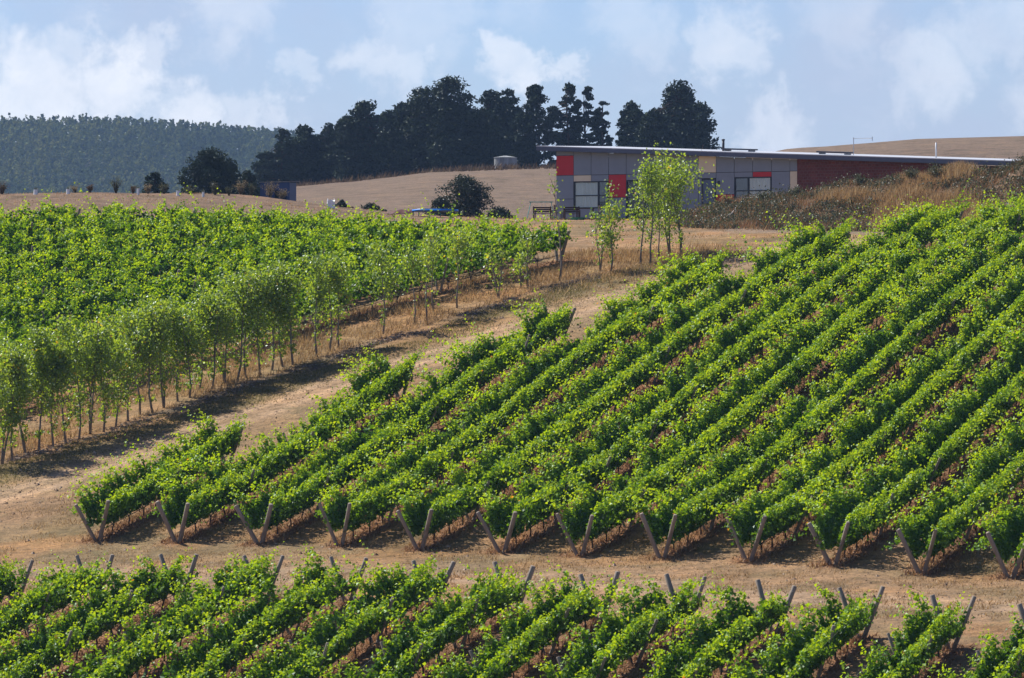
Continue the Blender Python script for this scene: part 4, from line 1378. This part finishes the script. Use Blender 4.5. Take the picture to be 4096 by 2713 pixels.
p = base_at(435, 297)
tr = empty('trampoline', p, 'round blue edged trampoline standing in front of the gum tree', 'trampoline')
th = np.linspace(0, 2 * np.pi, 33)
Rr = 1.36; hh_ = .36
rim = np.column_stack([np.cos(th) * Rr, np.sin(th) * Rr, np.full(33, hh_)])
MB().tube(rim, .035, 6, False).build('rim', M['galv'], tr, smooth_shade=True)
ring = []
for rr, zz in ((Rr + .06, hh_ + .0), (Rr + .05, hh_ + .11), (Rr - .3, hh_ + .12), (Rr - .32, hh_ + .05)):
    ring.append(np.column_stack([np.cos(th[:-1]) * rr, np.sin(th[:-1]) * rr, zz + .02 * np.sin(th[:-1] * 5) * (rr > 1.3)]))
v = np.concatenate(ring); i, j = np.meshgrid(np.arange(4), np.arange(32), indexing='ij')
f = np.stack([i * 32 + j, i * 32 + (j + 1) % 32, ((i + 1) % 4) * 32 + (j + 1) % 32, ((i + 1) % 4) * 32 + j], -1).reshape(-1, 4)
link('edge_pad', make_mesh('edge_pad', v, f, M['blue'], smooth_shade=True), tr)
mv = np.concatenate([np.column_stack([np.cos(th[:-1]) * (Rr - .28), np.sin(th[:-1]) * (Rr - .28), np.full(32, hh_ + .06)]), [[0, 0, hh_ - .02]]])
link('jumping_mat', make_mesh('jumping_mat', mv, np.array([[k, (k + 1) % 32, 32] for k in range(32)]), M['black']), tr)
for k in range(6):
    a = k / 6 * 2 * np.pi + .3
    MB().tube([(math.cos(a) * Rr, math.sin(a) * Rr, hh_), (math.cos(a) * (Rr + .02), math.sin(a) * (Rr + .02), -.05)], .028, 6).build('leg', M['teal'], tr)
p = base_at(398, 297)
cv = empty('ground_cover_sheet', p, 'dark red sheet lying in folds left of the blue trampoline', 'sheet')
n = 24
uu, vv = np.meshgrid(np.linspace(-1.45, .95, 30), np.linspace(-.5, .5, 8))
hh2 = (.05 + .26 * smooth(-1.0, .1, uu)) * (1 - (2 * vv) ** 2 * .8) + .03 * np.sin(uu * 9) * np.cos(vv * 7) + .02
vv2 = np.stack([uu.ravel(), vv.ravel(), hh2.ravel()], 1)
ii, jj = np.meshgrid(np.arange(7), np.arange(29), indexing='ij'); a_ = ii * 30 + jj
link('sheet', make_mesh('sheet', vv2, np.stack([a_, a_ + 1, a_ + 31, a_ + 30], -1).reshape(-1, 4), M['maroon'], smooth_shade=True), cv)

p = base_at(541, 303)
sw = empty('swing_set', p, 'small teal A frame swing with a blue seat beside the house', 'swing')
top = at(541, 202, 303)[2] - p[2]
for sx in (-.62, .62):
    for sy in (-.45, .45):
        MB().tube([(sx, 0, top), (sx * 1.42, sy, -.02)], .024, 6).build('leg', M['teal'], sw)
MB().tube([(-.74, 0, top), (.74, 0, top)], .03, 6).build('top_bar', M['teal'], sw)
for sx in (-.62, .62):
    MB().tube([(sx * 1.2, -.22, top * .5), (sx * 1.2, .22, top * .5)], .016, 5).build('cross_bar', M['teal'], sw)
for x0 in (-.42, .15):
    st = MB().box(x0 - .13, x0 + .13, -.09, .09, .30, .335).build('swing_seat', M['blue_seat'], sw)
    for dx in (-.12, .12):
        MB().tube([(x0 + dx, 0, .33), (x0 + dx, 0, top - .02)], .008, 4).build('chain', M['galv'], st)


def slatted_bench(px, Y, width, label, rz=0.0):
    p = base_at(px, Y)
    o = empty('bench', p, label, 'bench', None, rz)
    o.scale = (.92, .92, .92)
    for k in range(3):
        MB().box(-width / 2, width / 2, -.22 + .15 * k, -.10 + .15 * k, .40, .43).build('seat_slat', M['wood_dark'], o)
    for k in range(3):
        MB().box(-width / 2, width / 2, .25, .28, .50 + .13 * k, .60 + .13 * k).build('back_slat', M['wood_dark'], o)
    for sx in (-width / 2 + .05, width / 2 - .05):
        MB().box(sx - .035, sx + .035, -.22, -.15, -.02, .60).build('leg', M['wood_dark'], o)
        MB().box(sx - .034, sx + .034, .281, .34, -.02, .90).build('leg', M['wood_dark'], o)
        MB().box(sx - .04, sx + .04, -.25, .248, .601, .635).build('armrest', M['wood_dark'], o)
    return o


slatted_bench(543, 298, 1.25, 'dark timber slatted bench in front of the teal swing', .2)
slatted_bench(572, 288, 1.05, 'dark timber slatted bench below the curtained window', .1)
p = base_at(585, 287.5)
tb = empty('garden_table', p, 'dark timber garden table under the left window', 'table')
for k in range(4):
    MB().box(-.55, .55, -.34 + .17 * k, -.19 + .17 * k, .68, .715).build('top_board', M['wood_dark'], tb)
for sx in (-.47, .47):
    for sy in (-.26, .26):
        MB().box(sx - .035, sx + .035, sy - .035, sy + .035, -.02, .679).build('leg', M['wood_dark'], tb)


def garden_chair(px, Y, rz, label):
    p = base_at(px, Y)
    o = empty('garden_chair', p, label, 'chair', None, rz)
    MB().box(-.22, .22, -.22, .22, .41, .445).build('seat', M['wood_dark'], o)
    for k in range(3):
        MB().box(-.19, .19, .205, .23, .52 + .13 * k, .61 + .13 * k).build('back_slat', M['wood_dark'], o)
    for sx in (-.205, .205):
        MB().box(sx - .022, sx + .022, -.21, -.165, -.02, .409).build('leg', M['wood_dark'], o)
        MB().box(sx - .022, sx + .022, .231, .27, -.02, .92).build('leg', M['wood_dark'], o)
    return o


garden_chair(596, 287.6, -1.2, 'dark timber chair at the right end of garden table')
garden_chair(559, 290.5, 1.3, 'dark timber chair against the left corner of the house')
p = base_at(577.5, 284)
sp_ = empty('sandpit_shell', p, 'shallow green plastic shell lying in front of the garden table', 'sandpit')
rings = []
for rr, zz in ((.34, 0.0), (.44, .16), (.46, .17), (.40, .15), (.31, .05)):
    rings.append(np.column_stack([np.cos(th[:-1]) * rr * (1 + .04 * np.cos(th[:-1] * 8)), np.sin(th[:-1]) * rr, np.full(32, zz)]))
rings.append(np.column_stack([np.zeros(32), np.zeros(32), np.full(32, .045)]))
v = np.concatenate(rings); i, j = np.meshgrid(np.arange(5), np.arange(32), indexing='ij')
f = np.stack([i * 32 + j, i * 32 + (j + 1) % 32, (i + 1) * 32 + (j + 1) % 32, (i + 1) * 32 + j], -1).reshape(-1, 4)
link('shell', make_mesh('shell', v, f, M['green_plastic'], smooth_shade=True), sp_)

# bulk bag
p = base_at(331, 297)
bg_ = empty('bulk_bag', p, 'crumpled white bulk bag standing on the bare dirt', 'bag')
n1, n2 = 24, 8
V = []
for k in range(n2):
    t = k / (n2 - 1)
    for m_ in range(n1):
        a = m_ / n1 * 2 * np.pi
        sq = 1 / max(abs(math.cos(a)), abs(math.sin(a))) * .75 + .25
        rad = .24 * sq * (1 + .05 * math.sin(t * 7 + a * 3) - .05 * math.sin(t * math.pi))
        V.append((math.cos(a) * rad, math.sin(a) * rad, t * .50 + (.05 * math.cos(a * 4) + .03 * math.sin(a * 2) if k == n2 - 1 else 0)))
V.append((0, 0, .40))
i, j = np.meshgrid(np.arange(n2 - 1), np.arange(n1), indexing='ij')
q = np.stack([i * n1 + j, i * n1 + (j + 1) % n1, (i + 1) * n1 + (j + 1) % n1, (i + 1) * n1 + j], -1).reshape(-1, 4)
tr3 = np.array([[(n2 - 1) * n1 + k, (n2 - 1) * n1 + (k + 1) % n1, len(V) - 1] for k in range(n1)])
link('sack', make_mesh('sack', np.array(V), [q, tr3], M['white_plastic'], smooth_shade=False), bg_)
for sx in (-1, 1):
    MB().tube([(sx * .18, -.2, .47), (sx * .2, -.18, .58), (sx * .19, 0, .60), (sx * .18, .2, .47)], .014, 4).build('lifting_loop', M['white_plastic'], bg_)

# blue shed beyond the crest
Ys = 322
p = base_at(275, Ys)
sh = empty('blue_shed', p, 'small dark blue sheet metal shed half hidden by dry grass', 'shed', rz=-.25)
zt = at(275, 182.5, Ys)[2] - p[2]
mb = MB(); mb.box(-1.0, 1.0, 0, .05, 0, zt * .35); mb.box(-1.0, -.05, 0, .05, zt * .35, zt * .78); mb.box(.28, .62, 0, .05, zt * .35, zt * .78); mb.box(.8, 1.0, 0, .05, zt * .35, zt * .78); mb.box(-1.0, 1.0, 0, .05, zt * .78, zt)
mb.box(.95, 1.0, .051, 1.5, 0, zt); mb.box(-1.0, -.95, .051, 1.5, 0, zt); mb.box(-.949, .949, 1.45, 1.5, 0, zt)
mb.build('wall', M['blue_dark'], sh)
for k in range(9):
    MB().box(-1.0 + k * .115, -.96 + k * .115, -.018, -.002, .02, zt * .98).build('rib', M['blue_dark'], sh)
rfm = MB(); rfm.add(np.array([[-1.05, -.1, zt + .01], [1.2, -.1, zt + .05], [1.2, 1.6, zt + .1], [-1.05, 1.6, zt + .06], [-1.05, -.1, zt + .035], [1.2, -.1, zt + .075], [1.2, 1.6, zt + .125], [-1.05, 1.6, zt + .085]]),
        np.array([[3, 2, 1, 0], [4, 5, 6, 7], [0, 1, 5, 4], [1, 2, 6, 5], [2, 3, 7, 6], [3, 0, 4, 7]]))
rfm.build('roof', M['concrete'], sh)

# concrete tank on the hill
Yt = 632
p = base_at(505.5, Yt)
tk = empty('water_tank', p, 'round weathered concrete water tank in front of the cypresses', 'tank')
zt = at(505.5, 158, Yt)[2] - p[2]
mb = MB().tube([(0, 0, -.2), (0, 0, zt * .5), (0, 0, zt)], 1.46, 28); mb.build('tank_wall', M['concrete'], tk, smooth_shade=False)
mb = MB().tube([(0, 0, zt + .005), (0, 0, zt + .06), (0, 0, zt + .30)], [1.53, 1.53, .2], 28); mb.build('lid', M['concrete'], tk)
MB().tube([(.3, -1.5, 0), (.3, -1.5, zt * .95)], .04, 6).build('pipe', M['galv'], tk)

# white tree guards on the crest
for i, (px, w_, lab) in enumerate([(35.5, .24, 'leftmost white tree guard on the bare crest'), (68, .20, 'white tree guard left of the tall pale weed'),
                                    (138, .14, 'slim white tree guard left of the rounded dark bush'), (178, .20, 'white tree guard right of the rounded dark bush'),
                                    (203, .14, 'small white tree guard nearest the bushy conifers')]):
    p = base_at(px, 296)
    o = empty('tree_guard', p, lab, 'tree guard', 'tree guards on the crest')
    h_ = .30 + .03 * (i == 2) * 3
    MB().tube([(0, 0, -.02), (.005, 0, h_ * .6), (.01, 0, h_)], [w_ / 2, w_ / 2, w_ / 2 * .97], 10, False).build('sleeve', M['white_plastic'], o, smooth_shade=True)
    MB().tube([(w_ / 2 + .01, 0, -.02), (w_ / 2 + .01, 0, h_ + .08)], .012, 5).build('stake', M['dead_wood'], o)
    r_ = np.random.default_rng(i)
    c = r_.normal(0, .06, (40, 3)) + np.array([0, 0, h_ + .05]); v, f = leaf_faces(c, r_.normal(0, 1, (40, 3)), r_.normal(0, 1, (40, 3)), r_.uniform(.04, .08, 40), .6)
    link('seedling', make_mesh('seedling', v, f, M['scrub'], rnd=np.repeat(r_.random(40), 2)), o)


# loose plants on the crest, the yard edge and the bank
def weed_plant(px, Y, height, width, mat, seed, label, n=420, stalks=10, cat='plant', name='weed_plant', face=.06):
    r = np.random.default_rng(seed)
    p = base_at(px, Y)
    o = empty(name, p, label, cat)
    mb = MB()
    tips = []
    for k in range(stalks):
        a = r.uniform(0, 2 * np.pi); rr = width * .5 * r.uniform(.2, 1)
        e = np.array([math.cos(a) * rr, math.sin(a) * rr, height * r.uniform(.55, 1)])
        mb.tube([(e[0] * .1, e[1] * .1, -.02), e * np.array([.45, .45, .55]), e], [.012, .009, .004], 4, False)
        tips.append(e)
    mb.build('stem', M['dead_wood'] if mat is M['straw'] else M['dark_bark'], o)
    tips = np.array(tips)
    k = r.integers(0, stalks, n); t = r.uniform(.15, 1.05, n)[:, None]
    c = tips[k] * t ** np.array([1.2, 1.2, 1.0]) + r.normal(0, width * .06, (n, 3))
    c[:, 2] = np.maximum(c[:, 2], .02)
    v, f = leaf_faces(c, r.normal(0, 1, (n, 3)) + np.array([0, 0, .6]), r.normal(0, 1, (n, 3)) + np.array([0, 0, .4]), r.uniform(face * .6, face * 1.5, n), .55)
    link('foliage', make_mesh('foliage', v, f, mat, rnd=np.repeat(np.clip(r.normal(.5, .25, n), 0, 1), 2)), o)
    return o


for i, (px, h_, w_, mt, lab) in enumerate([
        (2, .75, .8, 'brown', 'brown weed at the left edge of the bare crest'),
        (75, .45, .6, 'pale_straw', 'low dry tuft right of the second tree guard'),
        (90, .5, .55, 'brown', 'brown seeding weed left of the tall pale weed'),
        (116, 1.05, .8, 'scrub', 'tall pale green weed standing on the bare crest'),
        (133, .45, .5, 'brown', 'dark brown weed against the slim tree guard'),
        (148, .6, .6, 'pale_straw', 'dry seeding weed in front of the rounded dark bush'),
        (164, .7, .9, 'scrub', 'grey green weed right in front of the rounded dark bush'),
        (190, .5, .9, 'scrub', 'low olive weed left of the last tree guard'),
        (215, .85, .9, 'scrub', 'pale seeding weed below the bushy conifers'),
        (229, .55, .5, 'scrub', 'small grey weed between two larger ones below the conifers'),
        (241, .9, 1.0, 'pale_straw', 'straw coloured clump left of the blue shed'),
        (251, .75, .6, 'scrub', 'green grey weed touching the left side of blue shed'),
        (270, .95, 1.3, 'pale_straw', 'tall feathery dry grass clump in front of blue shed'),
        (282, .6, 1.0, 'pale_straw', 'dry grass clump at the right corner of blue shed')]):
    weed_plant(px, 299 if px < 235 else 303, h_, w_, M[mt], 800 + i, lab, n=600, stalks=26, face=.06, name='grass_clump' if mt == 'pale_straw' else 'weed_plant')
for i, (px, dY, h_, w_, mt, lab) in enumerate([
        (794, 0, .75, 1.1, 'scrub', 'bright green weed on the bank below the cream corner panel'),
        (938, 0, .85, 1.5, 'scrub', 'rounded grey green bush on the bank under the gutter pipe'),
        (912, 0, .75, 1.2, 'scrub', 'ragged grey bush on the bank in front of the brick wall'),
        (860, 0, .7, 1.0, 'scrub', 'tall thin weed on the bank before the middle of the brick wall'),
        (765, 0, .6, .9, 'scrub', 'weed on the bank below the right curtained window'),
        (728, 0, .55, .8, 'straw', 'feathery dry grass on the bank below the red base panel')]):
    Xg = (px - CX) / F * 266
    Yb = 268 - (Xg - 15) * .55 - .5
    weed_plant(px, Yb, h_, w_, M[mt], 840 + i, lab, n=700, stalks=16, face=.09, name='bush' if w_ > 1.05 else 'weed_plant', cat='bush' if w_ > 1.05 else 'plant')


def bank_cover():
    r = np.random.default_rng(61)
    n = 5200
    x = r.uniform(9.2, 36, n); s = r.uniform(-11, 3, n)
    y = 268 - (x - 15) * .55 + s
    gold = smooth(.49, .64, vnoise2(x * .35 + 3, s * .3, 62) * .8 + .30 * smooth(19.5, 21.5, x) - .30 * smooth(25.5, 27.5, x) - .22 * (1 - smooth(15, 19.5, x)))
    is_gold = r.random(n) < gold
    # golden tall grass
    xg, yg = tufts(x[is_gold], y[is_gold], 22, .22, 63)
    h = r.uniform(.25, .80, len(xg)) * (.55 + .6 * vnoise2(xg * .8, yg * .8, 64))
    v, f = blades(xg, yg, h, .022, .75, 65)
    stuff('tall_dry_grass', v, f, M['straw'], np.clip(r.normal(.5, .25, len(xg)), 0, 1), 'tall golden grass waving on the right part of the bank', 'grass')
    # low scrub and dead weeds
    k = ~is_gold & (vnoise2(x * .9, y * .9, 66) > .35)
    cx, cy = x[k], y[k]
    per = 16
    m = len(cx)
    c = np.column_stack([np.repeat(cx, per), np.repeat(cy, per), np.zeros(m * per)])
    sc = np.repeat(r.uniform(.12, .34, m), per)
    g = r.normal(0, 1, (m * per, 3))
    c[:, 0] += g[:, 0] * sc; c[:, 1] += g[:, 1] * sc
    c[:, 2] = hz(c[:, 0], c[:, 1]) + np.abs(g[:, 2]) * sc * .8
    v, f = leaf_faces(c, r.normal(0, 1, (len(c), 3)) + np.array([0, 0, .4]), r.normal(0, 1, (len(c), 3)) + np.array([0, 0, .5]), r.uniform(.07, .17, len(c)), .6)
    rnd = np.clip(np.repeat(r.normal(.32, .25, m), per) + r.normal(0, .12, m * per), 0, 1)
    stuff('bank_scrub', v, f, M['scrub'], np.repeat(rnd, 2), 'low grey green weeds covering the earth bank', 'weeds')
    # dead brown stalks all over
    xs_, ys_ = tufts(x[::2], y[::2], 12, .35, 67)
    h = r.uniform(.12, .5, len(xs_))
    v, f = blades(xs_, ys_, h, .02, 1.1, 68)
    stuff('dead_stalks', v, f, M['rust'], np.clip(r.normal(.6, .3, len(xs_)), 0, 1), 'brown dead stalks among the weeds of the earth bank', 'weeds')


bank_cover()
# dry grass round the feet of the poplars by the house and over the yard
r = np.random.default_rng(71)
tx, ty = [], []
for (px, py, sp, n) in ((655, 262, 1.9, 1700), (610, 273, 2.0, 1200), (690, 255, 1.3, 1500), (560, 283, 2.0, 900), (700, 250, 1.1, 600)):
    Y = ground_Y(px, py=py); X = (px - CX) / F * Y
    tx.append(X + r.normal(0, sp, n)); ty.append(Y + r.normal(0, sp * 1.1, n))
x, y = np.concatenate(tx), np.concatenate(ty)
v, f = blades(x, y, r.uniform(.08, .34, len(x)), .02, 1.1, 72)
stuff('dry_grass', v, f, M['straw'], np.clip(r.normal(.5, .25, len(x)), 0, 1), 'tufts of dry grass round the poplars before the house', 'grass')
n = 26000
x = r.uniform(-34, 22, n); y = r.uniform(246, 306, n)
k = (vnoise2(x * .5, y * .35, 73) > .52) & (np.abs(x) < .11 * y)
x, y = x[k], y[k]
v, f = blades(x, y, r.uniform(.04, .16, len(x)), .025, 1.2, 74)
stuff('dry_stubble', v, f, M['straw'], np.clip(r.normal(.4, .25, len(x)), 0, 1), 'thin dry stubble on the yard and bare crest', 'grass')
# far tufts along the top of the dry hill
n = 5200
x = r.uniform(-34, 8, n); y = r.uniform(600, 648, n)
v, f = blades(x, y, r.uniform(.2, 1.0, n) * smooth(.35, .8, vnoise2(x * .5, y * .1, 75)), .10, .9, 76)
stuff('hill_grass', v, f, M['brown'], np.clip(r.normal(.3, .2, n), 0, 1), 'rough dry grass along the brow of the hill under the cypresses', 'grass')

# fallen branch at the foot of the bank
Yf = ground_Y(728, 252, 275, py=218)
p = base_at(728, Yf)
br = empty('fallen_branch', p, 'bleached fallen branch lying on the bank below the red base panel', 'branch')
pts = []
for t in np.linspace(-1, 1, 7):
    X_ = p[0] + t * .42; Y_ = p[1] + t * 1.3
    pts.append((X_ - p[0] + .03 * math.sin(t * 5), Y_ - p[1], float(hz(X_, Y_)) - p[2] + .09 + .03 * math.cos(t * 4)))
MB().tube(pts, np.interp(np.linspace(0, 1, 7), [0, 1], [.085, .04]), 7).build('limb', M['dead_wood'], br, smooth_shade=True)
MB().tube([pts[4], np.array(pts[5]) + np.array([.1, 0, .16]), np.array(pts[6]) + np.array([.16, .05, .3])], [.04, .03, .012], 5).build('twig', M['dead_wood'], br)

# ------------------------------------------------------------------ air
m, N, Lk = new_mat('haze_air')
vol = N('ShaderNodeVolumePrincipled')
vol.inputs['Color'].default_value = (.42, .63, 1.0, 1)
vol.inputs['Density'].default_value = 0.00008
vol.inputs['Anisotropy'].default_value = 0.0
o = N('ShaderNodeOutputMaterial'); Lk(vol.outputs[0], o.inputs['Volume'])
try:
    m.cycles.homogeneous_volume = True
except Exception:
    pass
v, f = box_arr(-2600, 2600, -80, 4000, -24, 128)
hb = link('haze', make_mesh('haze', v, f, m), kind='stuff')
hb['label'] = 'thin blue haze in the air over the whole valley'
hb['category'] = 'haze'
